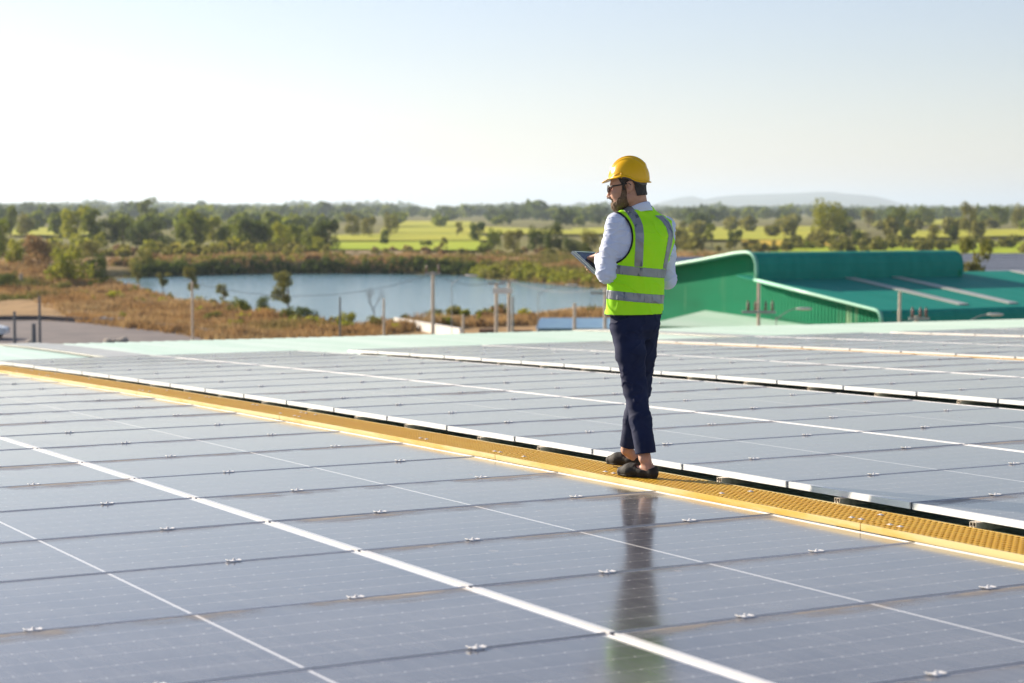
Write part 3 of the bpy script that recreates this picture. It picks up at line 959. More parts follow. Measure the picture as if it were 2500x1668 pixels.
# ------------------------------------------------------------------ solar panels
PW_, PL, GAP = 1.139, 2.436, .015
PITCH = 1.154
FH_ = .038
def frame_mesh():
    mb = MB()
    w, l, t = PW_ / 2, PL / 2, .011
    for x0, x1, y0, y1 in ((-w, -w + t, -l, l), (w - t, w, -l, l), (-w + t, w - t, -l, -l + t), (-w + t, w - t, l - t, l)):
        mb.box(x0, x1, y0, y1, -FH_, 0)
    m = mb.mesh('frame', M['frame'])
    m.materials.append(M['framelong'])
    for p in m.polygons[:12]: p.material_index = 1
    return m
def glass_mesh():
    w, l = PW_ / 2 - .0112, PL / 2 - .0112
    m = bpy.data.meshes.new('glass_sheet')
    z0, z1 = -.0080, -.0022
    V = [(-w, -l, z1), (w, -l, z1), (w, l, z1), (-w, l, z1), (-w, -l, z0), (w, -l, z0), (w, l, z0), (-w, l, z0)]
    m.from_pydata(V, [], [(0, 1, 2, 3), (7, 6, 5, 4), (0, 4, 5, 1), (1, 5, 6, 2), (2, 6, 7, 3), (3, 7, 4, 0)])
    uv = m.uv_layers.new(name='UVMap')
    for lp in m.loops:
        p = V[lp.vertex_index]
        uv.data[lp.index].uv = (p[0] + w, p[1] + l)
    m.materials.append(M['glass'])
    return m
def clamp_mesh():
    mb = MB()
    mb.box(-.024, .024, -.018, .018, .001, .004)
    mb.prism([(-.024, -.018, .004), (-.036, -.018, .010), (-.036, .018, .010), (-.024, .018, .004)], (0, 0, -.003))
    mb.prism([(.024, -.018, .004), (.024, .018, .004), (.032, .018, .0065), (.032, -.018, .0065)], (0, 0, -.003))
    mb.box(-.0095, .0095, -.018, .018, -.03, .001)
    mb.tube([(0, 0, .004), (0, 0, .0115)], .0075, 6)
    mb.tube([(0, 0, .0115), (0, 0, .0135)], .005, 6)
    return mb.mesh('mid_clamp', M['clamp'])
def rail_mesh():
    mb = MB()
    y0, y1 = -PL / 2 - .05, PL / 2
    for z0, z1 in ((-.082, -.079), (-.0415, -.0385)):
        mb.box(-.026, .026, y0, y1, z0, z1)
    for x in (-.026, -.002, .022):
        mb.box(x, x + .004, y0, y1, -.079, -.0415)
    mb.box(-.03, .03, -PL / 2 + .02, -PL / 2 + .06, -.125, -.0825)
    mb.box(-.03, .03, .4, .44, -.125, -.0825)
    mb.tube([(-.012, y0 - .006, -.066), (-.012, y0 + .02, -.066)], .008, 6)
    mb.tube([(.012, y0 - .006, -.066), (.012, y0 + .02, -.066)], .008, 6)
    return mb.mesh('mounting_rail', M['bracket'])
FM, GM, CM, RM = frame_mesh(), glass_mesh(), clamp_mesh(), rail_mesh()

TABLES = {
    'A': (-9.649, [3.828, 1.370, -1.088], -22, 6),
    'B': (-11.920, [7.195, 9.653], -15, 8),
    'C': (-19.601, [12.783, 15.241], -8, 10),
    'D': (-27.517, [18.25, 20.708], -1, 12),
    'E': (-27.36, [23.65, 26.108], -1, 10),
}
ROWTXT = {
    ('A', 0): 'row on the near side of the walkway', ('A', 1): 'second row before the walkway', ('A', 2): 'bottom left corner row',
    ('B', 0): 'first row behind the walkway', ('B', 1): 'second row behind the walkway',
    ('C', 0): 'row just behind the dark gap', ('C', 1): 'second row behind the dark gap',
    ('D', 0): 'row behind the far walkway', ('D', 1): 'second row behind the far walkway',
    ('E', 0): 'next to last row by the eave', ('E', 1): 'farthest row by the eave'}
def project(P):
    q = np.asarray(P) - CAM
    d = q @ F
    return 1250 + FPX * (q @ R) / d, 834 - FPX * (q @ U) / d, d
def in_view(u0, u1, v0, v1):
    for u in (u0, (u0 + u1) / 2, u1):
        for v in (v0, (v0 + v1) / 2, v1):
            q = np.array([u, v, surf(u)])
            if (q - CAM) @ F < 1.2: continue
            x, y, d = project(q)
            if -260 < x < 2760 and -100 < y < 1800: return True
    return False
n_pan = 0
PR = random.Random(3)
for tname, (u0, rows, k0, k1) in TABLES.items():
    for ri, v0 in enumerate(rows):
        sel = [k for k in range(k0, k1) if in_view(u0 + k * PITCH, u0 + (k + 1) * PITCH, v0, v0 + PL)]
        inside = []
        for k in sel:
            uc = u0 + (k + .5) * PITCH
            inside.append(-40 < project((uc, v0 + PL / 2, surf(uc)))[0] < 2540)
        seen, outs = 0, {'left': 0, 'right': 0}
        for k, ins in zip(sel, inside):
            uc, vc = u0 + (k + .5) * PITCH, v0 + 1.214
            px, py, _ = project((uc, vc, surf(uc)))
            if ins:
                lab = f'grey solar panel, {ORD[seen]} from left in {ROWTXT[(tname, ri)]}'
                seen += 1
            else:
                side = 'left' if px < 1250 else 'right'
                lab = f'grey solar panel, {ORD[outs[side]]} at {side} photo edge, {ROWTXT[(tname, ri)]}'
                outs[side] += 1
            tilt = PR.uniform(-.0012, .0012)
            p = link('solar_panel', None, loc=(uc, vc, surf(uc) + PR.uniform(-.0012, .0012)), rot=(tilt, -slope(uc) + PR.uniform(-.001, .001), 0),
                     label=lab, cat='solar panel', group='solar panels laid in rows over the arched roof')
            p.empty_display_size = .2
            link('frame', FM, p); link('glass_sheet', GM, p)
            for fy in (-.24, .27):
                c = link('mid_clamp', CM, p, loc=(PITCH / 2, fy * PL + PR.uniform(-.06, .06), 0))
                c.rotation_euler = (0, 0, PR.choice((PI / 2, -PI / 2)) if False else PI / 2)
            if ri == 0:
                link('mounting_rail', RM, p, loc=(PR.uniform(-.12, .12), 0, 0))
            n_pan += 1

# ------------------------------------------------------------------ yellow walkways
GLEN, GWID, CELL = 3.92, .38, .0422
def grating_meshes():
    mb = MB()
    L = GLEN - .006
    n = int(round(GWID / CELL))
    for i in range(1, n):
        y = -GWID / 2 + i * CELL
        mb.box(-L / 2, L / 2, y - .0055, y + .0055, -.025, 0)
    m = int(L / CELL)
    for i in range(m + 1):
        x = -L / 2 + .004 + i * (L - .008) / m
        mb.box(x - .0065, x + .0065, -GWID / 2 + .006, GWID / 2 - .006, -.0235, -.0006)
    g = mb.mesh('grating', M['yellow'])
    mb = MB(); mb.box(-L / 2, L / 2, -.006, .006, -.034, .0012)
    f = mb.mesh('side_flange', M['flange'])
    mb = MB()
    mb.box(-.015, .015, -.011, .011, .001, .003); mb.tube([(0, 0, .003), (0, 0, .007)], .006, 6)
    c = mb.mesh('hold_down_clip', M['clamp'])
    mb = MB(); mb.box(-.02, .02, -.17, .17, -.075, -.026); mb.box(-.025, .025, -.16, -.12, -.15, -.076); mb.box(-.025, .025, .12, .16, -.15, -.076)
    s = mb.mesh('support', M['steel'])
    return g, f, c, s
GG, GF, GC, GS = grating_meshes()
def walkway(v, u_start, n, txt, group, off=.03):
    for i in range(n):
        uc = u_start - GLEN * (i + .5)
        if not in_view(uc - GLEN / 2, uc + GLEN / 2, v - .2, v + .2): continue
        r = link('walkway_grating', None, loc=(uc, v, surf(uc) + off), rot=(0, -slope(uc), 0),
                 label=txt[i] if i < len(txt) else txt[-1], cat='walkway', group=group)
        link('grating', GG, r)
        for s in (-1, 1): link('side_flange', GF, r, loc=(0, s * (GWID / 2 + .0005), 0))
        for x in (-1.80, -.65, .65, 1.80):
            for s in (-1, 1):
                for dx in (-.045, .045):
                    if PR.random() < .5:
                        link('hold_down_clip', GC, r, loc=(x + dx + PR.uniform(-.02, .02), s * .095, 0))
        for x in (-1.75, 0, 1.75): link('support', GS, r, loc=(x, 0, 0))
walkway(6.48, -3.86, 10, ['yellow walkway grating at the bottom right edge of the photo', 'yellow walkway grating right of the man, reaching to his shadow',
    'yellow walkway grating the man stands on', 'yellow walkway grating left of the man, first one', 'yellow walkway grating second to the left of the man',
    'yellow walkway grating third to the left of the man', 'yellow walkway grating fourth to the left of the man', 'far left yellow walkway grating over bare green roof',
    'farthest yellow walkway grating at the left edge of the photo'], 'gratings of the yellow walkway the man stands on')
walkway(17.96, -16.9, 3, ['far yellow walkway grating at right edge', 'far yellow walkway grating, middle piece right of the man', 'far yellow walkway grating nearest the man'], 'gratings of the far yellow walkway', off=-.02)
walkway(23.40, -16.6, 3, ['last yellow walkway grating at the right edge by the eave', 'last yellow walkway grating by the eave, second piece', 'last yellow walkway grating by the eave, leftmost piece'], 'gratings of the last yellow walkway', off=-.02)

# ------------------------------------------------------------------ green building with roof monitor
VG = 65.0
def gp(px, py, v=VG): return Vector(on_v(px, py, v))
A_ = [gp(1617, 651), gp(1700, 637), gp(1790, 619.5)]               # verge of the far slope
lip = [gp(*p) for p in ((1808, 617), (1824, 616), (1835, 619), (1843, 629), (1847, 645), (1847.5, 665), (1846, 684))]
low0, low1 = gp(1843, 683), gp(2138, 757)
eave = [gp(*p) for p in ((2144, 759), (2149, 765), (2152, 776), (2153, 792))]
RI = lip[1]
ridge_u, ridge_z = RI.x, RI.z
slope_far = (A_[2].z - A_[0].z) / (A_[2].x - A_[0].x)
far_eave = gp(1535, 665)
gb = link('green_building', None, loc=(ridge_u, VG, 0), label='green metal shed with a curved roof monitor along its ridge', cat='building')
GO = Vector((ridge_u, VG, 0))
V1 = 80.2                                                           # far end of the monitor
V2 = 150.0
def along(name, prof, v0, v1, thick, mat, down=(0, 0, -1)):
    """curved sheet: profile (points in the gable plane) drawn out along v, with thickness"""
    mb = MB()
    n = len(prof)
    P2 = [(p.x, p.z) for p in prof]
    nrm = []
    for i in range(n):
        a, b = P2[max(i - 1, 0)], P2[min(i + 1, n - 1)]
        d = Vector((b[0] - a[0], 0, b[1] - a[1])).normalized()
        nrm.append(Vector((-d.z, 0, d.x)))
    for v in (v0, v1):
        for p, q in zip(P2, nrm): mb.v.append((p[0] - GO.x, v - GO.y, p[1]))
        for p, q in zip(P2, nrm): mb.v.append((p[0] - GO.x - q.x * thick, v - GO.y, p[1] - q.z * thick))
    s = 2 * n
    for i in range(n - 1):
        mb.f += [(i, i + 1, s + i + 1, s + i), (n + i, s + n + i, s + n + i + 1, n + i + 1), (i, n + i, n + i + 1, i + 1), (s + i, s + i + 1, s + n + i + 1, s + n + i)]
    mb.f += [(0, s, s + n, n), (n - 1, 2 * n - 1, s + 2 * n - 1, s + n - 1)]
    return mb.build(name, mat, gb, smooth=False)
upper = [far_eave] + A_ + lip
along('monitor_roof', upper, VG, V1, .06, M['roofgreen'])
ds = (low1 - low0) / (low1.x - low0.x)
peak = low0 + ds * (ridge_u - 1.0 - low0.x)
along('lower_roof', [peak, low0, low1] + eave, VG, V2, .06, M['roofgreen'])
back = [Vector((peak.x - 22, VG, peak.z - 5.5)), Vector((peak.x - .02, VG, peak.z))]
along('back_roof', back, V1 + .3, V2, .06, M['roofgreen'])
# verge trims, a little proud of the sheets
def trim(pts, r):
    mb = MB(); mb.tube([Vector((p.x - GO.x, -.02, p.z)) for p in pts], r, 8)
    mb.build('verge_trim', M['verge'], gb, smooth=True)
trim([far_eave] + A_ + lip, .10)
trim([low0, low0 + (low1 - low0) * .5, low1] + eave, .10)
# gable wall with its ribs
VW = VG + .85
def top_z(u):
    pts = [far_eave] + A_ + lip[:2]
    if u <= lip[4].x:
        for a, b in zip(pts, pts[1:]):
            if a.x <= u <= b.x: return a.z + (b.z - a.z) * (u - a.x) / (b.x - a.x) - .08
        return lip[2].z - .15
    t = min(u, low1.x)
    return low0.z + (low1.z - low0.z) * (t - low0.x) / (low1.x - low0.x) - .08
mb = MB(); rb = MB()
u = far_eave.x; end = eave[2].x - .1
edge = []
while u < end:
    edge.append(u); u += .5
edge.append(end)
wall_pts = [(e - GO.x, VW - GO.y, top_z(e)) for e in edge]
k = [i for i, e in enumerate(edge) if e > lip[4].x][0]
wl = wall_pts[:k] + [(lip[4].x - GO.x, VW - GO.y, lip[4].z), (low0.x + .02 - GO.x, VW - GO.y, low0.z - .05)] + wall_pts[k:]
mb.prism([(far_eave.x - GO.x, VW - GO.y, 0)] + wl + [(end - GO.x, VW - GO.y, 0)], (0, .2, 0))
mb.build('gable_wall', M['wallgreen'], gb)
u = A_[0].x - 2
while u < end:
    rb.box(u - GO.x - .035, u - GO.x + .035, VW - GO.y - .035, VW - GO.y - .002, 0, top_z(u) - .05)
    u += .3
rb.build('wall_ribs', M['wallgreen'], gb, kind='stuff')
mb = MB(); mb.box(end - GO.x - .2, end - GO.x, VW - GO.y, V2 - GO.y, 0, eave[-1].z)
mb.build('side_wall', M['wallgreen'], gb)
mb = MB()                                                           # end wall of the monitor
pp = [(p.x - GO.x, V1 - GO.y - .4, p.z - .07) for p in upper]
mb.prism([(far_eave.x - GO.x, V1 - GO.y - .4, 3)] + pp + [(low0.x - GO.x, V1 - GO.y - .4, low0.z - .2), (low0.x - GO.x, V1 - GO.y - .4, 3)], (0, .2, 0))
mb.build('monitor_end', M['wallgreen'], gb)
# translucent strips on the lower roof
nrm_low = (low1 - low0).normalized().cross(Vector((0, 1, 0))) * -1
if nrm_low.z < 0: nrm_low = -nrm_low
def on_low(px, py):
    r = Vector(ray(px, py)); c = Vector(CAM)
    t = (low0 - c).dot(nrm_low) / r.dot(nrm_low)
    return c + r * t
for (x0, y0), (x1, y1) in (((2075, 680), (2352, 745)), ((2185, 678), (2478, 742)), ((2466, 663), (2620, 690))):
    a, b = on_low(x0, y0), on_low(x1, y1)
    v = (a.y + b.y) / 2
    ua, ub = min(a.x, low0.x + .3), min(b.x, low1.x - .15)
    za = low0.z + (ua - low0.x) * (low1.z - low0.z) / (low1.x - low0.x); zb = low0.z + (ub - low0.x) * (low1.z - low0.z) / (low1.x - low0.x)
    mb = MB()
    mb.prism([(ua - GO.x, v - .34 - GO.y, za + .02), (ub - GO.x, v - .34 - GO.y, zb + .02), (ub - GO.x, v + .34 - GO.y, zb + .02), (ua - GO.x, v + .34 - GO.y, za + .02)], (0, 0, .05))
    mb.build('skylight_strip', M['skylight'], gb)
# lean-to against the gable
a, b = gp(1722, 758, VW), gp(1992, 796, VW)
mb = MB()
o1, o2 = Vector((0, -4.2, -.75)), Vector((0, -1.2, -.2))
mb.prism([a - GO, b - GO, b + o2 - GO, a + o1 - GO][::-1], (0, 0, -.06))
mb.build('lean_to_roof', M['roofpale'], gb)
mb = MB()
a2, b2 = a + o1 + Vector((0, .3, -.1)), b + o2 + Vector((0, .3, -.1))
mb.prism([Vector((a2.x, a2.y, 0)) - GO, Vector((b2.x, b2.y, 0)) - GO, b2 - GO, a2 - GO], (0, .1, 0))
mb.build('lean_to_wall', M['wallgreen'], gb)

# other roofs showing behind
def shed(name, lab, px0, px1, ytop, ylow, d, depth, mat, wallmat):
    a, b = Vector(at_depth(px0, ylow, d)), Vector(at_depth(px1, ylow, d))
    back = Vector((*FH, 0)) * depth
    zt = at_depth((px0 + px1) / 2, ytop, d + depth)[2]
    o = link(name, None, loc=(a.x, a.y, 0), label=lab, cat='building')
    O = Vector((a.x, a.y, 0))
    a3, b3 = a + back, b + back; a3.z = b3.z = zt
    mb = MB(); mb.prism([a - O, b - O, b3 - O, a3 - O], (0, 0, -.08)); mb.build('roof', mat, o)
    mb = MB()
    ins = Vector((*FH, 0)) * .4
    q = [a + ins, b + ins, b3 - ins, a3 - ins]
    mb.v = [tuple(Vector((p.x, p.y, 0)) - O) for p in q] + [tuple(p - O - Vector((0, 0, .16))) for p in q]
    mb.f = [(0, 1, 5, 4), (1, 2, 6, 5), (2, 3, 7, 6), (3, 0, 4, 7), (4, 5, 6, 7), (3, 2, 1, 0)]
    mb.build('wall', wallmat, o)
    return o, O, a, b, a3, b3
shed('navy_roofed_building', 'building with a navy blue roof behind the green shed, beside the man', 1575, 1765, 627, 656, 150, 16, M['navyroof'], M['white'])
o, O, a, b, a3, b3 = shed('grey_roofed_building', 'building with a grey lilac roof of panels at the right edge', 2340, 2900, 619, 668, 175, 42, M['lilacroof'], M['wallgreen'])
for k in range(7):
    t = k / 7 + .06
    mb = MB()
    p, q = a.lerp(a3, t), b.lerp(b3, t)
    w = (a3 - a) * .012
    mb.prism([p - O, q - O, q + w - O, p + w - O], (0, 0, .12))
    mb.build('panel_row_joint', M['steel'], o)

# ------------------------------------------------------------------ poles, lamps and yard things
def pole(name, lab, px, ytop, d, r, mat, parts=(), cat='pole', group=None):
    p = at_depth(px, ytop, d); H = p[2]
    o = link(name, None, loc=(p[0], p[1], 0), label=lab, cat=cat, group=group)
    mb = MB(); mb.tube([(0, 0, -.2), (0, 0, H * .5), (0, 0, H)], [r * 1.15, r, r * .85], 10)
    mb.build('shaft', mat, o, smooth=False)
    rt = Vector((*RH, 0))
    for kind, dx, y, w in parts:
        z = at_depth(px, y, d)[2]
        c = rt * dx + Vector((0, 0, z))
        if kind == 'arm':
            mb = MB(); M4 = Matrix.Translation(c - Vector((*FH, 0)) * (r + .05)) @ Matrix.Rotation(math.atan2(RH[1], RH[0]), 4, 'Z')
            mb.box(-w / 2, w / 2, -.05, .05, -.06, .06, M4); mb.build('crossarm', M['steel'], o)
        elif kind == 'ins':
            mb = MB(); q = c - Vector((*FH, 0)) * (r + .05)
            mb.tube([q + Vector((0, 0, .06)), q + Vector((0, 0, .16)), q + Vector((0, 0, .22)), q + Vector((0, 0, .34)), q + Vector((0, 0, .4)), q + Vector((0, 0, .52))], [.035, .08, .045, .08, .045, .03], 8)
            mb.build('insulator', M['ceramic'], o, smooth=True)
        elif kind == 'lamp':                                        # curved bracket and lamp head
            pts = [Vector((0, 0, H - .1))] + [rt * (dx * t) + Vector((0, 0, H - .1 + w * math.sin(t * PI / 2))) for t in (.25, .5, .75, 1)]
            mb = MB(); mb.tube(pts, .02, 6); mb.build('bracket', M['steel'], o)
            e = pts[-1]; s = 1 if dx > 0 else -1
            mb = MB()
            mb.tube([e - rt * s * .05, e + rt * s * .2, e + rt * s * .55, e + rt * s * .7], [.03, .065, .06, .02], 8)
            mb.build('lamp_head', M['white'], o, smooth=True)
    return o
DW = D
pole('utility_pole', 'thickest pale concrete pole in front of the pond with a crossarm on top', 1057, 664, 112, .115, M['pole'], [('arm', 0, 668, .9), ('ins', -.35, 668, 0), ('ins', .35, 668, 0)])
pole('utility_pole', 'pale pole standing before the dry bank left of the pond centre', 469, 688, 112, .075, M['pole'])
pole('fence_post', 'dark post in front of the pond, left of the bare tree', 830, 725, 108, .06, M['darkpole'])
pole('fence_post', 'pale post right of the bare tree', 937, 729, 108, .07, M['pole'])
pole('fence_post', 'short pale post between the thick pole and the twin poles', 1131, 768, 106, .08, M['pole'])
pole('fence_post', 'pale post in front of the blue shed', 1403, 740, 104, .10, M['pole'])
pole('utility_pole', 'pale pole close to the left side of the man, partly behind him', 1478, 702, 104, .10, M['pole'], [('arm', -.4, 716, .8)])
pole('street_lamp', 'thin street lamp right of the thickest pole', 1103, 690, 112, .022, M['steel'], [('lamp', .8, 0, .5)], cat='street lamp')
pole('street_lamp', 'thin street lamp right of the twin poles', 1314, 715, 112, .022, M['steel'], [('lamp', 1.6, 0, .55)], cat='street lamp')
# twin poles tied by a beam
d = 112
pa, pb = at_depth(1212, 690, d), at_depth(1243, 684, d)
o = link('twin_pole_frame', None, loc=(pa[0], pa[1], 0), label='twin pale concrete poles tied by a white beam, in front of the pond', cat='pole')
for q in (pa, pb):
    mb = MB(); b0 = Vector((q[0] - pa[0], q[1] - pa[1], 0)); mb.tube([b0 - Vector((0, 0, .2)), b0 + Vector((0, 0, q[2]))], [.13, .10], 10); mb.build('shaft', M['pole'], o)
z = at_depth(1228, 710, d)[2]
dv = Vector((pb[0] - pa[0], pb[1] - pa[1], 0)); dn = dv.normalized()
mb = MB(); M4 = Matrix.Translation(dv * .5 + Vector((0, 0, z)) - Vector((*FH, 0)) * .24) @ Matrix.Rotation(math.atan2(dn.y, dn.x), 4, 'Z')
mb.box(-dv.length / 2 - .2, dv.length / 2 + .2, -.08, .08, -.16, .16, M4); mb.build('tie_beam', M['white'], o)
for (qx, qy) in ((1212, 690), (1243, 684)):
    q = at_depth(qx, qy, d); b0 = Vector((q[0] - pa[0], q[1] - pa[1], 0))
    mb = MB(); mb.box(-.5, .5, -.05, .05, -.12, 0, Matrix.Translation(b0 + Vector((0, 0, q[2]))) @ Matrix.Rotation(math.atan2(RH[1], RH[0]), 4, 'Z')); mb.build('crossarm', M['steel'], o)
pole('transformer_pole', 'dark pole close behind the twin poles', 1252, 724, 116, .08, M['steel'])
pole('utility_pole', 'grey pole carrying brown insulators in front of the green gable', 1853, 690, 88, .085, M['pole'],
     [('arm', 0, 762, 1.5), ('ins', -.5, 762, 0), ('ins', -.15, 762, 0), ('ins', .3, 762, 0), ('ins', .6, 762, 0)])
pole('fence_post', 'pale slanting post in front of the dark eave of the green building', 2197, 713, 82, .075, M['pole'])
pole('utility_pole', 'short pole with brown insulators low before the dark eave', 2237, 772, 86, .10, M['pole'], [('arm', .1, 778, .9), ('ins', -.2, 778, 0), ('ins', .15, 778, 0), ('ins', .4, 778, 0)])
pole('street_lamp', 'street lamp head in front of the green gable wall', 1895, 775, 90, .025, M['steel'], [('lamp', .95, 0, .5)], cat='street lamp')
pole('street_lamp', 'street lamp head at right before the dark eave', 2350, 790, 86, .025, M['steel'], [('lamp', 1.1, 0, .5)], cat='street lamp')
pole('fence_post', 'dark post beside the white car at the left edge', 35, 760, 128, .10, M['darkpole'])
pole('fence_post', 'tall dark post right of the white car', 96, 723, 128, .09, M['darkpole'])
pole('fence_post', 'short thick dark post between the two dark posts at left', 82, 790, 128, .16, M['darkpole'])
pole('fence_post', 'pale weathered stake by the dirt track at left', 51, 668, 235, .22, M['stonepale'])

# car at the left edge
def car():
    p = on_level(-50, 826, 0.06)
    o = link('parked_car', None, loc=(p[0], p[1], .06), rot=(0, 0, math.atan2(RH[1], RH[0])), label='white car half cut off by the left edge of the photo', cat='car')
    prof = [(-2.1, .35), (-2.15, .75), (-1.7, .95), (-1.15, 1.42), (.35, 1.45), (1.05, .98), (1.95, .85), (2.1, .6), (2.08, .35)]
    mb = MB(); mb.prism([(x, -.82, z) for x, z in prof], (0, 1.64, 0)); mb.build('body', M['carwhite'], o)
    for s in (-1, 1):
        mb = MB(); mb.prism([(x, s * .825, z) for x, z in ((-1.45, .98), (-1.02, 1.36), (.3, 1.38), (.85, .98))], (0, s * .012, 0)); mb.build('side_window', M['carglass'], o)
        for x in (-1.35, 1.3):
            mb = MB(); mb.tube([(x, s * .66, .32), (x, s * .86, .32)], .32, 14); w = mb.build('wheel', M['black'], o)
            mb = MB(); mb.tube([(x, s * .862, .32), (x, s * .875, .32)], .19, 10); mb.build('rim', M['steel'], w)
    mb = MB(); mb.prism([(.42, -.72, 1.43), (1.06, -.76, 1.0), (1.06, .76, 1.0), (.42, .72, 1.43)], (.02, 0, .015)); mb.build('windscreen', M['carglass'], o)
    for s in (-1, 1):
        mb = MB(); mb.box(2.02, 2.11, s * .6 - .16, s * .6 + .16, .62, .76); mb.build('headlight', M['steel'], o)
car()

def stones(name, lab, cat, px, py, n, spread, size, mat, seed):
    p = on_level(px, py, 0.06)
    g = random.Random(seed)
    o = link(name, None, loc=tuple(p), label=lab, cat=cat)
    for i in range(n):
        s = size * g.uniform(.5, 1.1)
        bm = bmesh.new(); bmesh.ops.create_icosphere(bm, subdivisions=2, radius=1)
        for v in bm.verts:
            v.co *= 1 + g.uniform(-.16, .16)
        bm.transform(Matrix.Diagonal((s * g.uniform(.8, 1.4), s * g.uniform(.7, 1.1), s * g.uniform(.5, .8), 1)))
        m = bpy.data.meshes.new('stone'); bm.to_mesh(m); bm.free(); m.materials.append(mat)
        a = (i / max(1, n - 1) - .5) * 2
        link('stone', m, o, loc=tuple(Vector((RH[0], RH[1], 0)) * spread * a + Vector((g.uniform(-.3, .3), g.uniform(-.3, .3), s * .35))), rot=(0, 0, g.uniform(0, 6)))
stones('rubble_heap', 'grey and white rubble heap at the far edge of the road', 'rubble', 268, 788, 8, 1.0, .5, M['stone'], 4)
stones('stone_heap', 'small heap of brown boulders on the road', 'stones', 285, 836, 5, .55, .32, M['stonepale'], 6)
stones('stone_heap', 'pale block lying in grass right of the rubble heap', 'stones', 360, 792, 2, .3, .34, M['stonepale'], 9)
stones('stone_heap', 'pale stone lump by the posts at bottom left', 'stones', 72, 838, 2, .35, .26, M['stonepale'], 12)

# low white wall, blue shed and crates by the pond
a, b = on_level(962, 797, 0), on_level(1122, 826, 0)
mb = MB()
A3, B3 = Vector(a), Vector(b)
dn = (B3 - A3).normalized(); sd_ = Vector((-dn.y, dn.x, 0)) * .25
mb.prism([A3 - A3, B3 - A3, B3 + sd_ - A3, A3 + sd_ - A3], (0, 0, .66))
o = link('low_wall', None, loc=tuple(A3), label='low white wall running away from the roof edge toward the pond', cat='wall')
mb.build('wall_body', M['white'], o)
mb = MB(); e = Vector((0, 0, .662))
mb.prism([e - sd_ * .15, B3 - A3 + e - sd_ * .15, B3 + sd_ * 1.15 - A3 + e, sd_ * 1.15 + e], (0, 0, .09)); mb.build('coping', M['white'], o)
a, b = on_level(1312, 822, 0), on_level(1540, 822, 0)
O = Vector(a); wv = Vector(b) - O; fw = Vector((*FH, 0))
o = link('blue_shed', None, loc=tuple(O), label='low shed with a pale blue sheet roof left of the man', cat='shed')
mb = MB(); mb.prism([Vector((0, 0, 0)), wv, wv + fw * 4, fw * 4], (0, 0, .62)); mb.build('wall', M['bluesheet'], o)
mb = MB()
u0 = Vector((0, 0, .625)) - fw * .3 - wv * .02
mb.prism([u0, u0 + wv * 1.04, u0 + wv * 1.02 + fw * 4.6 + Vector((0, 0, .55)), u0 + wv * .06 + fw * 4.6 + Vector((0, 0, .55))], (0, 0, .05)); mb.build('roof', M['bluesheet'], o)
for i, (px, py, w, h, lab) in enumerate(((1180, 818, .62, .5, 'brown timber crate left of the twin poles, left one of two'), (1200, 817, .6, .46, 'brown timber crate left of the twin poles, right one of two'), (1275, 818, 1.6, .4, 'low brown timber stack right of the twin poles'))):
    p = on_level(px, py, 0)
    o = link('timber_crate', None, loc=tuple(p), rot=(0, 0, math.atan2(RH[1], RH[0])), label=lab, cat='crate')
    mb = MB(); mb.box(-w / 2, w / 2, -.3, .3, .02, h); mb.build('crate_body', M['wood'], o)
    nb = 4
    for k in range(nb):
        z = .04 + k * (h - .06) / nb
        mb = MB(); mb.box(-w / 2 - .02, w / 2 + .02, -.33, -.302, z, z + (h - .06) / nb - .03); mb.build('slat', M['wood'], o)

# slack wires between the poles
def wire(p, q, sag, lab):
    a, b = Vector(p), Vector(q)
    o = link('utility_wire', None, loc=tuple(a), label=lab, cat='wire')
    mb = MB()
    mb.tube([a.lerp(b, t) - a - Vector((0, 0, sag * 4 * t * (1 - t))) for t in np.linspace(0, 1, 13)], .014, 5)
    mb.build('cable', M['darkpole'], o)
wire(at_depth(1057, 668, 112), at_depth(1212, 690, 112), .35, 'thin sagging wire from the thickest pole to the twin poles')
wire(at_depth(1243, 684, 112), at_depth(1478, 702, 104), .45, 'thin sagging wire from the twin poles to the pole beside the man')
wire(at_depth(469, 690, 112), at_depth(1057, 670, 112), 1.0, 'long thin wire from the pale pole at left to the thickest pole')
wire(at_depth(1853, 762, 88), at_depth(2237, 776, 86), .5, 'thin wire between the two poles with brown insulators')

# ------------------------------------------------------------------ the man: signed-distance modelling, surface nets
PB = np.array([-10.063, 6.436, surf(-10.063) + .031])              # ground point under him
PDEP = float((PB - CAM) @ F)
def L(px, py, y=0.0):
    """photo pixel -> man-local metres (x to the right, y away from the camera, z up), at depth offset y"""
    r = ray(px, py)
    # distance so that the horizontal forward offset from PB is y
    fwd0 = PB[:2] @ FH
    t = (fwd0 + y) / (r[:2] @ FH)
    q = CAM + r * t - PB
    return np.array([q[:2] @ RH, q[:2] @ FH, q[2]])

class Grid:
    def __init__(self, lo, hi, h):
        self.o = np.array(lo, float); self.h = h
        self.n = np.ceil((np.array(hi) - self.o) / h).astype(int) + 1
        self.V = np.full(self.n, 9.0, np.float32)
    def block(self, lo, hi):
        a = np.clip(np.floor((np.array(lo) - self.o) / self.h).astype(int), 0, self.n)
        b = np.clip(np.ceil((np.array(hi) - self.o) / self.h).astype(int) + 1, 0, self.n)
        ax = [(self.o[i] + self.h * np.arange(a[i], b[i])).astype(np.float32) for i in range(3)]
        P = np.meshgrid(*ax, indexing='ij')
        return tuple(slice(a[i], b[i]) for i in range(3)), P
    def add(self, fn, lo, hi, k=.02, m=.05):
        sl_, P = self.block(np.array(lo) - m, np.array(hi) + m)
        d = fn(P)
        self.V[sl_] = smin(self.V[sl_], d, k)
    def whole(self):
        return self.block(self.o, self.o + self.h * (self.n - 1))[1]

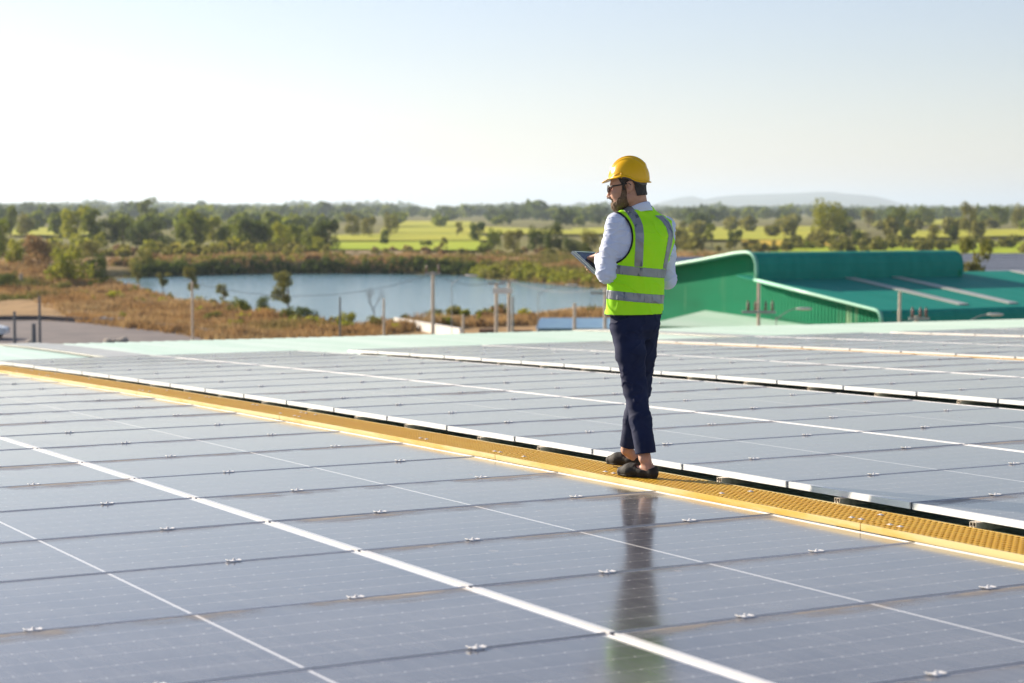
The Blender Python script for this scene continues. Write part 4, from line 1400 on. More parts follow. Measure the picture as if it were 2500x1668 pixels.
def smin(a, b, k):
    if k <= 0: return np.minimum(a, b)
    h = np.clip(.5 + .5 * (b - a) / k, 0, 1)
    return b + (a - b) * h - k * h * (1 - h)
def smax(a, b, k): return -smin(-a, -b, k)

def cone(a, b, ra, rb):
    a, b = np.array(a, float), np.array(b, float)
    e = b - a; ee = float(e @ e)
    def f(P):
        w = [P[i] - a[i] for i in range(3)]
        t = np.clip((w[0] * e[0] + w[1] * e[1] + w[2] * e[2]) / ee, 0, 1)
        return np.sqrt(sum((w[i] - t * e[i]) ** 2 for i in range(3))) - (ra + (rb - ra) * t)
    r = max(ra, rb)
    return f, np.minimum(a, b) - r, np.maximum(a, b) + r
def ellip(c, r, ax=None):
    c, r = np.array(c, float), np.array(r, float)
    ax = np.eye(3) if ax is None else np.array(ax)
    def f(P):
        w = [P[i] - c[i] for i in range(3)]
        q = [sum(w[i] * ax[k][i] for i in range(3)) for k in range(3)]
        k0 = np.sqrt(sum((q[k] / r[k]) ** 2 for k in range(3)) + 1e-12)
        k1 = np.sqrt(sum((q[k] / r[k] ** 2) ** 2 for k in range(3)) + 1e-12)
        return k0 * (k0 - 1) / k1
    m = r.max()
    return f, c - m, c + m
def loft(tab, lx, ly):
    """stacked ellipses; tab rows (z, cx, cy, a, b), a along direction (lx, ly)"""
    T = np.array(sorted(tab))
    def f(P):
        z = P[2][0, 0, :]
        cx, cy, a, b = (np.interp(z, T[:, 0], T[:, i]) for i in (1, 2, 3, 4))
        x, y = P[0] - cx, P[1] - cy
        p, q = x * lx + y * ly, -x * ly + y * lx
        k0 = np.sqrt((p / a) ** 2 + (q / b) ** 2 + 1e-12)
        k1 = np.sqrt((p / a ** 2) ** 2 + (q / b ** 2) ** 2 + 1e-12)
        d = k0 * (k0 - 1) / k1
        return np.maximum(d, np.maximum(T[0, 0] - P[2], P[2] - T[-1, 0]))
    m = max(T[:, 3].max(), T[:, 4].max())
    return f, (T[:, 1].min() - m, T[:, 2].min() - m, T[0, 0]), (T[:, 1].max() + m, T[:, 2].max() + m, T[-1, 0])

_L3 = np.random.default_rng(77).random((32, 32, 32)).astype(np.float32)
def n3(x, y, z):
    xi, yi, zi = (np.floor(q).astype(int) for q in (x, y, z))
    fx, fy, fz = x - xi, y - yi, z - zi
    fx, fy, fz = (q * q * (3 - 2 * q) for q in (fx, fy, fz))
    g = lambda a, b, c: _L3[(xi + a) % 32, (yi + b) % 32, (zi + c) % 32]
    l0 = (g(0, 0, 0) * (1 - fx) + g(1, 0, 0) * fx) * (1 - fy) + (g(0, 1, 0) * (1 - fx) + g(1, 1, 0) * fx) * fy
    l1 = (g(0, 0, 1) * (1 - fx) + g(1, 0, 1) * fx) * (1 - fy) + (g(0, 1, 1) * (1 - fx) + g(1, 1, 1) * fx) * fy
    return l0 * (1 - fz) + l1 * fz - .5

def crease(n):                                                        # narrow raised folds where the noise crosses zero
    return -np.exp(-(n / .07) ** 2)

def nets(G, name, mat, parent, V=None, smooth=True, **kw):
    V = G.V if V is None else V
    o, h = G.o, G.h
    S = V < 0
    c = [S[i:S.shape[0] - 1 + i, j:S.shape[1] - 1 + j, k:S.shape[2] - 1 + k] for i in (0, 1) for j in (0, 1) for k in (0, 1)]
    cnt = sum(q.astype(np.int8) for q in c)
    act = (cnt > 0) & (cnt < 8)
    I = np.argwhere(act)
    if not len(I): return None
    idx = np.full(act.shape, -1, np.int32); idx[act] = np.arange(len(I))
    acc = np.zeros((len(I), 3)); num = np.zeros(len(I))
    corner = {}
    for i in (0, 1):
        for j in (0, 1):
            for k in (0, 1):
                corner[(i, j, k)] = V[I[:, 0] + i, I[:, 1] + j, I[:, 2] + k]
    for a, va in corner.items():
        for ax in range(3):
            if a[ax] == 0:
                b = tuple(a[q] + (q == ax) for q in range(3)); vb = corner[b]
                cr = (va < 0) != (vb < 0)
                t = np.where(cr, va / np.where(cr, va - vb, 1), 0)
                p = np.tile(np.array(a, float), (len(I), 1)); p[:, ax] += t
                acc += p * cr[:, None]; num += cr
    P = o + h * (I + acc / num[:, None])
    Fs = []
    for ax in range(3):
        u, v = (ax + 1) % 3, (ax + 2) % 3
        sl0 = [slice(1, -1)] * 3; sl1 = [slice(1, -1)] * 3
        sl0[ax] = slice(0, -1); sl1[ax] = slice(1, None)
        a, b = S[tuple(sl0)], S[tuple(sl1)]
        E = np.argwhere(a != b)
        if not len(E): continue
        sgn = a[tuple(E.T)]
        off = np.ones(3, int); off[ax] = 0
        E = E + off
        du, dv = np.zeros(3, int), np.zeros(3, int); du[u] = 1; dv[v] = 1
        q = [idx[tuple((E - du * x - dv * y).T)] for x, y in ((1, 1), (0, 1), (0, 0), (1, 0))]
        q = np.stack(q, 1)
        q[~sgn] = q[~sgn][:, ::-1]
        Fs.append(q)
    Fq = np.vstack(Fs)
    Fq = Fq[(Fq >= 0).all(1)]
    m = np_mesh(name, P, Fq, mat, smooth)
    return link(name, m, parent, **kw)

# --- materials
def cloth(name, c1, c2, rough=.85, sheen=0.0, weave=900, bump=.12):
    g = N(name)
    p = g.obj()
    g.set(base=g.mix(g.ramp(g.noise(p, 7, 3), .3, .7), c1, c2), rough=rough, spec=.2)
    g.bump(g.noise(p, weave, 1), bump, .001)
    return g.m
M['skin'] = simple('skin', (.47, .245, .16), (.53, .30, .21), 18, rough=.5, bump=.12, bscale=240, bdist=.002, spec=.35)
M['hair'] = simple('dark_hair', (.012, .009, .008), (.03, .02, .015), 60, rough=.55, bump=.6, bscale=300, bdist=.004)
M['beard'] = simple('brown_beard', (.10, .058, .028), (.17, .105, .055), 120, rough=.8, bump=.7, bscale=420, bdist=.004)
M['shirt'] = cloth('pale_blue_white_shirt', (.60, .67, .86), (.66, .72, .88))
M['vest'] = cloth('fluorescent_yellow_green', (.40, .93, .015), (.46, .95, .02), .7)
def tape_material():
    g = N('silver_reflective_tape')
    p = g.obj()
    cr = g.ramp(g.noise(g.scaled(p, (34, 34, 5)), 1.0, 3, .5), .56, .66)
    f = g.noise(p, 20, 3)
    g.set(base=g.mix(cr, g.mix(f, (.20, .22, .25), (.32, .34, .37)), (.10, .12, .15)), rough=.4, metal=.3)  # shade of the tape's creases painted in as dark upright streaks
    g.bump(cr, .5, .004)
    return g.m
M['tape'] = tape_material()
M['piping'] = simple('black_binding', (.008, .008, .009), None, rough=.8)
M['trousers'] = cloth('navy_cotton', (.010, .016, .050), (.016, .024, .068), .8)
M['hat'] = simple('yellow_helmet_plastic', (.84, .46, .003), (.86, .49, .004), 4, rough=.26, spec=.35)
M['shoe'] = simple('black_suede', (.009, .0085, .008), (.02, .018, .016), 30, rough=.75, bump=.3, bscale=500, bdist=.002)
M['sole'] = simple('black_rubber_sole', (.02, .018, .016), None, rough=.7)
M['lens'] = simple('tinted_lens', (.30, .22, .23), None, rough=.02)
M['lens'].node_tree.nodes['Principled BSDF'].inputs['Transmission Weight'].default_value = .8
M['lens'].node_tree.nodes['Principled BSDF'].inputs['IOR'].default_value = 1.15
M['metal'] = simple('polished_metal', (.7, .7, .72), None, metal=.9, rough=.25)
M['screen'] = simple('dark_blue_screen', (.01, .028, .07), (.012, .032, .08), 2, rough=.08)
M['bezel'] = simple('pale_tablet_body', (.6, .64, .6), (.66, .7, .66), 20, rough=.35)
M['band'] = simple('grey_headband', (.13, .13, .14), None, rough=.7)

man = link('person', None, loc=tuple(PB), rot=(0, 0, math.atan2(RH[1], RH[0])),
           label='bearded man in yellow helmet and neon vest standing on the yellow walkway', cat='person')

# --- skeleton (photo pixels plus a depth)
TY = .22
FDIR = np.array([-.60, .80]); LDIR = np.array([-.80, -.60])           # chest direction, his left
sh_l, sh_r = L(1506, 546, TY - .10), L(1622, 556, TY + .13)
el_l, wr_l = L(1480, 668, TY - .12), L(1463, 625, TY + .13)
el_r, wr_r = L(1629, 684, TY + .17), L(1500, 655, TY + .34)
neckb = L(1562, 512, TY)
EAR = L(1537, 456, TY - .02 - .085)
HF = np.array([-.955, .296, 0.0]); HS = np.array([-.296, -.955, 0.0]); HU = np.array([0, 0, 1.0])
EC = EAR - HS * .083                                                   # midpoint between the ears
def H(f, s, u): return EC + HF * f + HS * s + HU * u
HAX = [HF, HS, HU]
hip_l, kn_l, an_l = L(1530, 790, TY - .05), L(1551, 948, .13), L(1574, 1118, -.03)
hip_r, kn_r, an_r = L(1572, 792, TY + .06), L(1560, 948, .40), L(1530, 1098, .47)
FT = np.array([-.245, .187]); FT /= np.linalg.norm(FT)
heel_l, toe_l = np.array([.080, -.088, 0]), np.array([-.164, .099, 0])
toe_r = np.array([-.207, .625, 0]); heel_r = toe_r - np.array([*(FT * .305), 0])

def torso_tab(grow=0.0):
    rows = [(770, 1546, 66), (742, 1548, 66), (717, 1550, 66), (690, 1552, 66), (665, 1555, 67), (640, 1559, 70), (615, 1564, 74), (590, 1568, 76), (568, 1568, 74), (550, 1567, 66), (535, 1566, 52), (522, 1565, 36), (512, 1564, 24)]
    out = []
    for py, cx, half in rows:
        q = L(cx, py, TY)
        w = half / 394.0 / .90 + grow
        out.append((q[2], q[0], q[1], w, max(.045, w * .66)))
    return out

def head_fns():
    fs = [(*ellip(H(.030, 0, .035), (.110, .080, .115), HAX), .01),
          (*ellip(H(.078, 0, -.050), (.058, .060, .085), HAX), .03),
          (*cone(H(.015, .052, -.070), H(.095, .020, -.122), .030, .024), .03),
          (*cone(H(.015, -.052, -.070), H(.095, -.020, -.122), .030, .024), .03),
          (*ellip(H(.103, 0, -.124), (.022, .026, .022), HAX), .02),
          (*cone(H(.137, 0, -.008), H(.156, 0, -.058), .0085, .012), .014),
          (*ellip(H(.140, .013, -.062), (.013, .009, .008), HAX), .008),
          (*ellip(H(.140, -.013, -.062), (.013, .009, .008), HAX), .008),
          (*ellip(H(.126, 0, .014), (.014, .052, .009), HAX), .014),
          (*ellip(H(.098, .042, -.040), (.026, .022, .022), HAX), .02),
          (*ellip(H(.098, -.042, -.040), (.026, .022, .022), HAX), .02),
          (*ellip(H(.123, 0, -.083), (.010, .024, .0065), HAX), .007),
          (*ellip(H(.120, 0, -.097), (.010, .020, .0075), HAX), .007),
          (*cone(H(-.025, 0, -.055), neckb + np.array([0, 0, -.06]), .058, .064), .03)]
    for s in (1, -1):
        ca, sa = math.cos(.3), math.sin(.3)
        eax = [HF * ca + HS * s * sa, -HF * s * sa + HS * ca, HU]
        fs.append((*ellip(H(-.004, s * .087, .004), (.021, .008, .035), eax), .006))
        fs.append((*ellip(H(.004, s * .085, -.026), (.011, .007, .014), eax), .006))
    return fs
HEAD_SUB = [ellip(H(.121, .031, -.010), (.016, .015, .010), HAX), ellip(H(.121, -.031, -.010), (.016, .015, .010), HAX)]
EARHOLE = [ellip(H(.002, s * .094, .004), (.010, .006, .018), HAX) for s in (1, -1)] + [ellip(H(-.002, s * .0955, .016), (.012, .0045, .012), HAX) for s in (1, -1)]
def head_add(G):
    for f, lo, hi, k in head_fns(): G.add(f, lo, hi, k)
    for f, lo, hi in HEAD_SUB + EARHOLE:
        s_, P = G.block(lo - .02, hi + .02); G.V[s_] = smax(G.V[s_], -f(P), .006)
    for s in (1, -1): G.add(*ellip(H(.113, s * .031, -.010), (.012, .012, .012), HAX), 0)

def chain(G, pts, rads, k):
    for a, b, ra, rb in zip(pts, pts[1:], rads, rads[1:]): G.add(*cone(a, b, ra, rb), k)

# --- tablet, top-level because he only holds it
TA = L(1398, 612, .40)
TE1 = np.array([.150, .205, -.010]); TE1 = TE1 / np.linalg.norm(TE1) * .252
TE2 = L(1455, 664, .29) - TA
TE2 = TE2 - TE1 * (TE2 @ TE1) / (TE1 @ TE1) * .6
TN = np.cross(TE2, TE1); TN /= np.linalg.norm(TN)
if TN[2] < 0: TN = -TN

# --- body: one continuous skin surface
G = Grid((-.40, -.22, -.01), (.30, .78, 1.92), .005)
head_add(G)
G.add(*loft(torso_tab(-.03), *LDIR), .03)
chain(G, [neckb + np.array([0, 0, -.03]), sh_l, el_l, wr_l], [.05, .048, .038, .027], .02)
chain(G, [neckb + np.array([0, 0, -.03]), sh_r, el_r, wr_r], [.05, .048, .038, .027], .02)
G.add(*ellip((hip_l + hip_r) / 2 + np.array([0, 0, .02]), (.15, .11, .12), [[*LDIR, 0], [*FDIR, 0], [0, 0, 1]]), .03)
chain(G, [hip_l, kn_l, an_l], [.075, .048, .034], .02)
chain(G, [hip_r, kn_r, an_r], [.075, .048, .034], .02)
for an, heel, toe in ((an_l, heel_l, toe_l), (an_r, heel_r, toe_r)):
    d = (toe - heel) / np.linalg.norm(toe - heel)
    chain(G, [an, heel + d * .055 + np.array([0, 0, .045]), heel + d * .04 + np.array([0, 0, .032])], [.034, .029, .022], .02)
    chain(G, [heel + d * .06 + np.array([0, 0, .06]), heel + d * .17 + np.array([0, 0, .036]), toe - d * .05 + np.array([0, 0, .024])], [.028, .026, .018], .02)
    sd2 = np.array([-d[1], d[0], 0])
    for s in (1, -1): G.add(*ellip(an + sd2 * s * .030 + np.array([0, 0, -.012]), (.012, .012, .014)), .012)
# hands: palm, four curled fingers of different length, thumb from the side of the palm
def hand(wr, dirv, across, nrm, thumb_side, curl):
    d, a, n = (np.array(q) / np.linalg.norm(q) for q in (dirv, across, nrm))
    pc = wr + d * .055
    for s in (-.024, -.008, .008, .024):
        G.add(*cone(wr + d * .012 + a * s * .6, wr + d * .088 + a * s, .016, .0115), .008)
    for s, ln in ((-.027, .062), (-.009, .074), (.009, .079), (.027, .070)):
        k0 = wr + d * .088 + a * s * 1.02
        c1 = math.radians(curl[0]); c2 = math.radians(curl[1]); c3 = math.radians(curl[2])
        p1 = k0 + (d * math.cos(c1) + n * math.sin(c1)) * ln * .46
        p2 = p1 + (d * math.cos(c2) + n * math.sin(c2)) * ln * .32
        p3 = p2 + (d * math.cos(c3) + n * math.sin(c3)) * ln * .24
        chain(G, [k0, p1, p2, p3], [.0105, .0095, .0085, .0075], .003)
    t0 = wr + d * .030 + a * thumb_side * .022
    t1 = t0 + d * .034 + a * thumb_side * .024 + n * .006
    t2 = t1 + d * .030 + a * thumb_side * .006 + n * .016
    chain(G, [t0, t1, t2], [.015, .0115, .0085], .006)
tdown = TE2 / np.linalg.norm(TE2); tin = TE1 / np.linalg.norm(TE1)
# left hand: reaches over the near edge, fingers curled down on the glass
hl_dir = L(1447, 647, TY + .22) - wr_l
hand(wr_l, hl_dir, np.cross(hl_dir, TN), -TN, -1, (40, 95, 140))
hr_t = TA + TE1 * .75 + TE2 * .95
hand(wr_r, (hr_t - wr_r), np.cross(hr_t - wr_r, TN), TN, 1, (20, 55, 85))
nets(G, 'body', M['skin'], man)

# --- shirt
G = Grid((-.36, -.14, 1.0), (.30, .60, 1.78), .005)
G.add(*loft(torso_tab(.0), *LDIR), .02)
for s_, e_, w_ in ((sh_l, el_l, wr_l), (sh_r, el_r, wr_r)):
    chain(G, [neckb + np.array([0, 0, -.04]), s_], [.052, .058], .04)
    cuff = w_ + (e_ - w_) * .16
    chain(G, [s_, (s_ + e_) / 2 + np.array([*(LDIR * .004), 0]), e_], [.060, .059, .052], .03)
    chain(G, [e_, cuff], [.052, .036], .03)
ctop = L(1568, 494, TY)
col_lo, col_hi = neckb + np.array([.005, 0, -.02]), H(-.028, 0, -.098)
P = G.whole()
# cut the collar open at the top and round the neck
nk = cone(H(-.025, 0, -.05), neckb + np.array([0, 0, -.05]), .0665, .070)[0](P)
cutp = (P[2] - (EC[2] - .118)) - .42 * ((P[0] - EC[0]) * -HF[0] + (P[1] - EC[1]) * -HF[1]) * 1.0 + .012
topcut = np.minimum(cutp, .105 - np.sqrt((P[0] - neckb[0]) ** 2 + (P[1] - neckb[1]) ** 2))
G.V = np.maximum(G.V, topcut)
G.V = np.where(P[2] > neckb[2] - .03, smax(G.V, -nk, .002), G.V)
# folds: across the sleeve near the elbow, drape elsewhere
fold = crease(n3(P[0] * 13 + P[2] * 20, P[1] * 13, P[2] * 30 - P[0] * 9)) * .0055 + n3(P[0] * 7, P[1] * 7, P[2] * 9) * .004 - .002
ed = np.sqrt(sum((P[i] - el_l[i]) ** 2 for i in range(3)))
rip = np.sin((P[2] * 95 + P[0] * 60 + 5 * n3(P[0] * 9, P[1] * 9, P[2] * 9))) * .003 * np.exp(-(ed / .10) ** 2)
onbody = np.clip((np.sqrt((P[0] - neckb[0]) ** 2 + (P[1] - neckb[1]) ** 2) - .09) / .04, 0, 1) + (P[2] < neckb[2] - .04)
G.V = G.V + (fold + rip) * np.clip(onbody, 0, 1)
SHIRT_V = nets(G, 'shirt', M['shirt'], man)
# turned-down collar: stand and fall round the neck
fr2 = FDIR * .7 + HF[:2] * .5; fr2 /= np.linalg.norm(fr2)
lf2 = np.array([-fr2[1], fr2[0]])
ztb, ztf, zbb, zbf = L(1575, 492, TY)[2], L(1520, 515, TY)[2], L(1580, 514, TY)[2], L(1515, 530, TY)[2]
mb = MB(); nseg = 40
rows = []
for layer in range(6):
    row = []
    for i in range(nseg):
        t = PI * (.06 + 1.88 * i / (nseg - 1))                          # opens at the throat
        cf = math.cos(t); k = .5 - .5 * cf                              # 0 front, 1 back
        zt, zb = ztf + (ztb - ztf) * k, zbf + (zbb - zbf) * k
        rr, zz = ((.0655, zb - .01), (.0670, zt - .004), (.0690, zt), (.0715, zt - .003), (.0850, zb + .004), (.0835, zb + .001))[layer]
        f_ = (zz - (neckb[2] - .05)) / .16
        ax = neckb[:2] + (H(-.025, 0, -.05)[:2] - neckb[:2]) * min(1.1, max(0, f_))
        q = ax + fr2 * cf * rr * 1.06 + lf2 * math.sin(t) * rr
        mb.v.append((q[0], q[1], zz)); row.append(len(mb.v) - 1)
    rows.append(row)
for a, b in zip(rows, rows[1:]):
    for i in range(nseg - 1): mb.f.append((a[i], a[i + 1], b[i + 1], b[i]))
mb.build('collar', M['shirt'], SHIRT_V, smooth=True)
# --- vest
G = Grid((-.30, -.04, .94), (.26, .50, 1.72), .004)
G.add(*loft(torso_tab(.014), *LDIR), .02)
for s_ in (sh_l, sh_r): G.add(*cone(neckb + np.array([0, 0, -.045]), s_ + (neckb - s_) * .1, .066, .068), .05)
P = G.whole()
arm_l = ellip(L(1494, 580, TY - .10), (.128, .26, .160))[0](P)
arm_r = ellip(L(1688, 604, TY + .14), (.095, .2, .150))[0](P)
neck_c = ellip(L(1556, 494, TY + .005), (.098, .085, .064))[0](P)
vfold = n3(P[0] * 6 + 3, P[1] * 6, P[2] * 4) * .009 + crease(n3(P[0] * 12 + P[2] * 9, P[1] * 12, P[2] * 8 + 4)) * .0065
flare = np.clip((1.15 - P[2]) / .2, 0, 1) * n3(P[0] * 14 + 7, P[1] * 14, P[2] * 1.5) * .012
shell = G.V + vfold + flare
elb = cone(el_l, sh_l, .050, .058)[0](P)                              # pressed in by the arm
hemz = L(1546, 768, TY)[2]
cut = smax(smax(-arm_l, -arm_r, .01), -neck_c, .01)
vest = smax(smax(shell, cut, .004), hemz + .055 * 0 - P[2], .004)
vo = nets(G, 'vest', M['vest'], man, V=vest.astype(np.float32))
# silver tapes (bands on the vest)
pxz = lambda py: L(1550, py, TY)[2]
tilt = (P[0] - L(1550, 650, TY)[0]) * .10
def band(zlo, zhi): return np.maximum(zlo - (P[2] + tilt), (P[2] + tilt) - zhi)
def strap(ctr):                                                        # ctr: (py, px, half width px)
    T = np.array([(L(x, y, TY)[2], L(x, y, TY)[0], w / 394) for y, x, w in ctr]); T = T[np.argsort(T[:, 0])]
    z = P[2][0, 0, :]
    c, w = np.interp(z, T[:, 0], T[:, 1]), np.interp(z, T[:, 0], T[:, 2])
    d = np.abs(P[0] - c) - w
    return np.maximum(np.maximum(d, T[0, 0] - P[2]), P[2] - T[-1, 0])
backhalf = (P[0] - L(1563, 600, TY)[0]) * FDIR[0] + (P[1] - TY) * FDIR[1] - .03
thin = np.maximum(vest - .0028, -(vest + .006))
t1 = nets(G, 'reflective_tape', M['tape'], vo, V=np.maximum(thin, band(pxz(672), pxz(650))).astype(np.float32))
t2 = nets(G, 'reflective_tape', M['tape'], vo, V=np.maximum(thin, band(pxz(735), pxz(713))).astype(np.float32))
strapL = strap([(650, 1555, 10.5), (615, 1556, 10.5), (575, 1557.5, 10.5), (550, 1555, 11), (535, 1549, 12), (522, 1541, 13), (512, 1533, 14), (500, 1522, 15)])
strapR = strap([(658, 1623, 6), (630, 1627, 6), (600, 1633, 7), (575, 1637, 7), (556, 1634, 9), (540, 1624, 10), (526, 1608, 12)])
nets(G, 'reflective_tape', M['tape'], vo, V=np.maximum(np.maximum(thin, strapL), np.maximum(backhalf, pxz(650) + .001 - (P[2] + tilt))).astype(np.float32))
nets(G, 'reflective_tape', M['tape'], vo, V=np.maximum(np.maximum(thin, strapR), np.maximum(backhalf, pxz(650) + .001 - (P[2] + tilt))).astype(np.float32))
allc = np.minimum(np.minimum(arm_l, arm_r), neck_c)
for e_ in (arm_l, arm_r, neck_c):
    pip = np.maximum(np.maximum(shell - .0035, -(shell + .012)), np.abs(e_ + .001) - .0065)
    nets(G, 'binding', M['piping'], vo, V=np.maximum(pip, -allc - .006).astype(np.float32))
hem = np.maximum(np.maximum(shell - .002, -(shell + .01)), np.abs(P[2] - hemz - .002) - .004)
nets(G, 'binding', M['piping'], vo, V=hem.astype(np.float32))

# --- trousers
G = Grid((-.30, -.20, .12), (.22, .64, 1.08), .005)
Gr = Grid((-.30, -.20, .12), (.22, .64, 1.08), .005)
tt = L(1547, 748, TY)
hp = (hip_l + hip_r) / 2
G.add(*loft([(tt[2], tt[0], tt[1], .168, .118), (hp[2] + .05, hp[0], hp[1], .172, .130), (hp[2] - .03, hp[0], hp[1], .165, .125), (hp[2] - .09, hp[0], hp[1] + .02, .14, .10)], *LDIR), .02)
hem_l, hem_r = L(1577, 1106, -.025), L(1537, 1094, .46)
for Gx, hp_, kn_, hm_ in ((G, hip_l, kn_l, hem_l), (Gr, hip_r, kn_r, hem_r)):
    ext = hm_ + (hm_ - kn_) * .3
    chain(Gx, [hp_ + np.array([0, 0, -.02]), hp_ + (kn_ - hp_) * .45, kn_], [.094, .088, .070], .03)
    chain(Gx, [kn_, kn_ + (hm_ - kn_) * .5, ext], [.070, .064, .060], .03)
P = G.whole()
def hemcut(V, hm, kn, drop):
    d = (hm - kn) / np.linalg.norm(hm - kn)
    return np.maximum(V, (P[0] - hm[0]) * d[0] * .3 + (P[1] - hm[1]) * d[1] * .3 - (P[2] - hm[2]) + drop * (P[0] - hm[0]))
Vl = hemcut(G.V, hem_l, kn_l, 0.05)
Vr = hemcut(Gr.V, hem_r, kn_r, -.25)
V = smin(Vl, Vr, .012)
wr = n3(P[0] * 7, P[1] * 7 + 5, P[2] * 5) * .007 + crease(n3(P[0] * 15 + P[2] * 14, P[1] * 15, P[2] * 20 - P[0] * 10)) * .0052 * np.clip((P[2] - .15) / .3, .3, 1)
for kn_ in (kn_l, kn_r):
    kd = np.sqrt(sum((P[i] - kn_[i] - (0, 0, .04)[i]) ** 2 for i in range(3)))
    wr = wr + np.sin(P[2] * 75 - P[0] * 55 + 6 * n3(P[0] * 8, P[1] * 8, P[2] * 8)) * .0032 * np.exp(-(kd / .13) ** 2)
tr = nets(G, 'trousers', M['trousers'], man, V=(V + wr).astype(np.float32))

# --- shoes
for heel, toe, an in ((heel_l, toe_l, an_l), (heel_r, toe_r, an_r)):
    d = (toe - heel) / np.linalg.norm(toe - heel); s = np.array([-d[1], d[0], 0]); z = np.array([0, 0, 1.0])
    ln = np.linalg.norm(toe - heel)
    lo = np.minimum(heel, toe) - .09; hi = np.maximum(heel, toe) + .09
    G = Grid((lo[0], lo[1], -.012), (hi[0], hi[1], .14), .0032)
    h0 = heel + d * .036
    G.add(*cone(h0 + z * .038, heel + d * .10 + z * .034, .034, .034), .02)
    G.add(*cone(h0 + z * .056 - d * .002, h0 + z * .03, .030, .034), .02)
    G.add(*cone(heel + d * .10 + z * .045, heel + d * .20 + z * .034, .036, .040), .03)
    G.add(*cone(heel + d * .20 + z * .034, toe - d * .046 + z * .025, .041, .031), .03)
    G.add(*cone(heel + d * .158 + z * .050, heel + d * .21 + z * .038, .026, .022), .03)
    P = G.whole()
    fx = (P[0] - heel[0]) * d[0] + (P[1] - heel[1]) * d[1]
    op = np.maximum(np.maximum(.012 - fx, fx - .150), .052 + .022 * ((fx - .085) / .075) ** 2 - P[2])
    ank_in = ellip(heel + d * .080 + z * .075, (.066, .0275, .06), [d, s, z])[0](P)
    op = np.minimum(op, ank_in)
    inn = G.V + .006
    V = smax(G.V, -np.maximum(op, -.1), .004)
    V = smax(V, -P[2] + .010, .006)
    V = V + n3(P[0] * 90, P[1] * 90, P[2] * 90) * .0015
    so_ = nets(G, 'shoe', M['shoe'], man, V=V.astype(np.float32))
    sole = np.maximum(np.maximum(G.V - .0022, -P[2]), P[2] - .0125)
    nets(G, 'sole', M['sole'], so_, V=sole.astype(np.float32))
    # moccasin seam, strap with metal bit
    mb = MB()
    c = heel + d * .178 + z * .072
    pts = [c + s * x + z * (-.012 - 9.5 * x * x) for x in (-.042, -.028, -.014, 0, .014, .028, .042)]
    mb.tube([Vector(p) for p in pts], .0065, 6); mb.build('strap', M['shoe'], so_)
    mb = MB()
    pts = [c + s * x + d * .010 + z * (-.010 - 8 * x * x) for x in (-.026, -.013, 0, .013, .026)]
    mb.tube([Vector(p) for p in pts], .0032, 6); mb.build('metal_bit', M['metal'], so_)

# --- hair and beard hug the head surface
G = Grid(tuple(EC - .19), tuple(EC + .20), .0036)
head_add(G)
P = G.whole()
q = [P[i] - EC[i] for i in range(3)]
hf = q[0] * HF[0] + q[1] * HF[1]; hs_ = q[0] * HS[0] + q[1] * HS[1]; hu = q[2]
headV = G.V.copy()
rough = n3(P[0] * 140, P[1] * 140, P[2] * 60) * .006
cr = ellip(H(.030, 0, .035), (.110, .080, .115), HAX)[0](P)
reg = np.minimum(np.maximum(hf + .028 + .25 * np.clip(-hu, 0, .06), -.058 - hu - .15 * (hf + .03)), np.maximum(.014 - hu, hf - .052 - .6 * np.clip(hu - .014, 0, .04)))
side = np.maximum(np.maximum(np.abs(hf - .034) - .013, hu - .03), -.022 - hu)
reg = np.minimum(reg, side)
neckback = cone(H(-.025, 0, -.055), neckb + np.array([0, 0, -.06]), .058, .064)[0](P)
hv = np.maximum(smin(cr, neckback, .03) - .0065 + rough, reg)
hv = np.maximum(hv, -(np.sqrt((hf + .004) ** 2 + (hu - .0) ** 2) - .036) * (np.abs(hs_) > .07) - 9 * (np.abs(hs_) <= .07))
nets(G, 'hair', M['hair'], man, V=hv.astype(np.float32))
fb = np.interp(hu[0, 0, :], [-.16, -.112, -.092, -.082, -.074, -.060, -.03, .0, .02], [.2, .2, .092, .084, .082, .062, .056, .050, .048])
bb = np.interp(hu[0, 0, :], [-.16, -.13, -.105, -.08, -.03, .0, .02], [.05, .03, .010, .014, .022, .026, .026])
br = np.maximum(np.maximum(hf - fb, bb - hf), np.maximum(hu - .008, -.158 - hu))
mous = np.maximum(np.maximum(np.abs(hu + .0745) - .0055, .104 - hf), np.abs(hs_) - .034)
mous2 = np.maximum(np.maximum(np.abs(hs_) - .042, -(np.abs(hs_) - .026)), np.maximum(np.maximum(hu + .074, -.12 - hu), .09 - hf))
br = np.minimum(np.minimum(br, mous), mous2)
bv = np.maximum(headV - .0045 + rough * 1.2, br)
nets(G, 'beard', M['beard'], man, V=bv.astype(np.float32))

# --- helmet
G = Grid(tuple(EC + np.array([-.24, -.20, -.02])), tuple(EC + np.array([.18, .20, .22])), .0036)
P = G.whole()
q = [P[i] - EC[i] for i in range(3)]
hf = q[0] * HF[0] + q[1] * HF[1]; hs_ = q[0] * HS[0] + q[1] * HS[1]; hu = q[2]
dome = lambda g: ellip(H(.021, 0, .050), (.126 + g, .108 + g, .136 + g), HAX)[0](P)
bot = np.interp(hf.ravel(), [-.13, -.07, -.035, -.01, .02, .05, .08, .12, .2], [.026, .027, .036, .052, .060, .061, .052, .046, .040]).reshape(hf.shape)
do = dome(0)
ridge = dome(.007)
rg = smax(smax(ridge, np.abs(hs_) - .020, .004), -(hf + .085), .01)
do = smin(do, rg, .004)
grv = dome(.0042)
do = smin(do, smax(smax(grv, np.abs(np.abs(hs_) - .046) - .005, .003), .07 - hu, .01), .003)
shell = smax(smax(do, bot - hu, .003), -dome(-.007), .002)
inner = ellip(H(.021, 0, .050), (.122, .104, .3), HAX)[0](P)
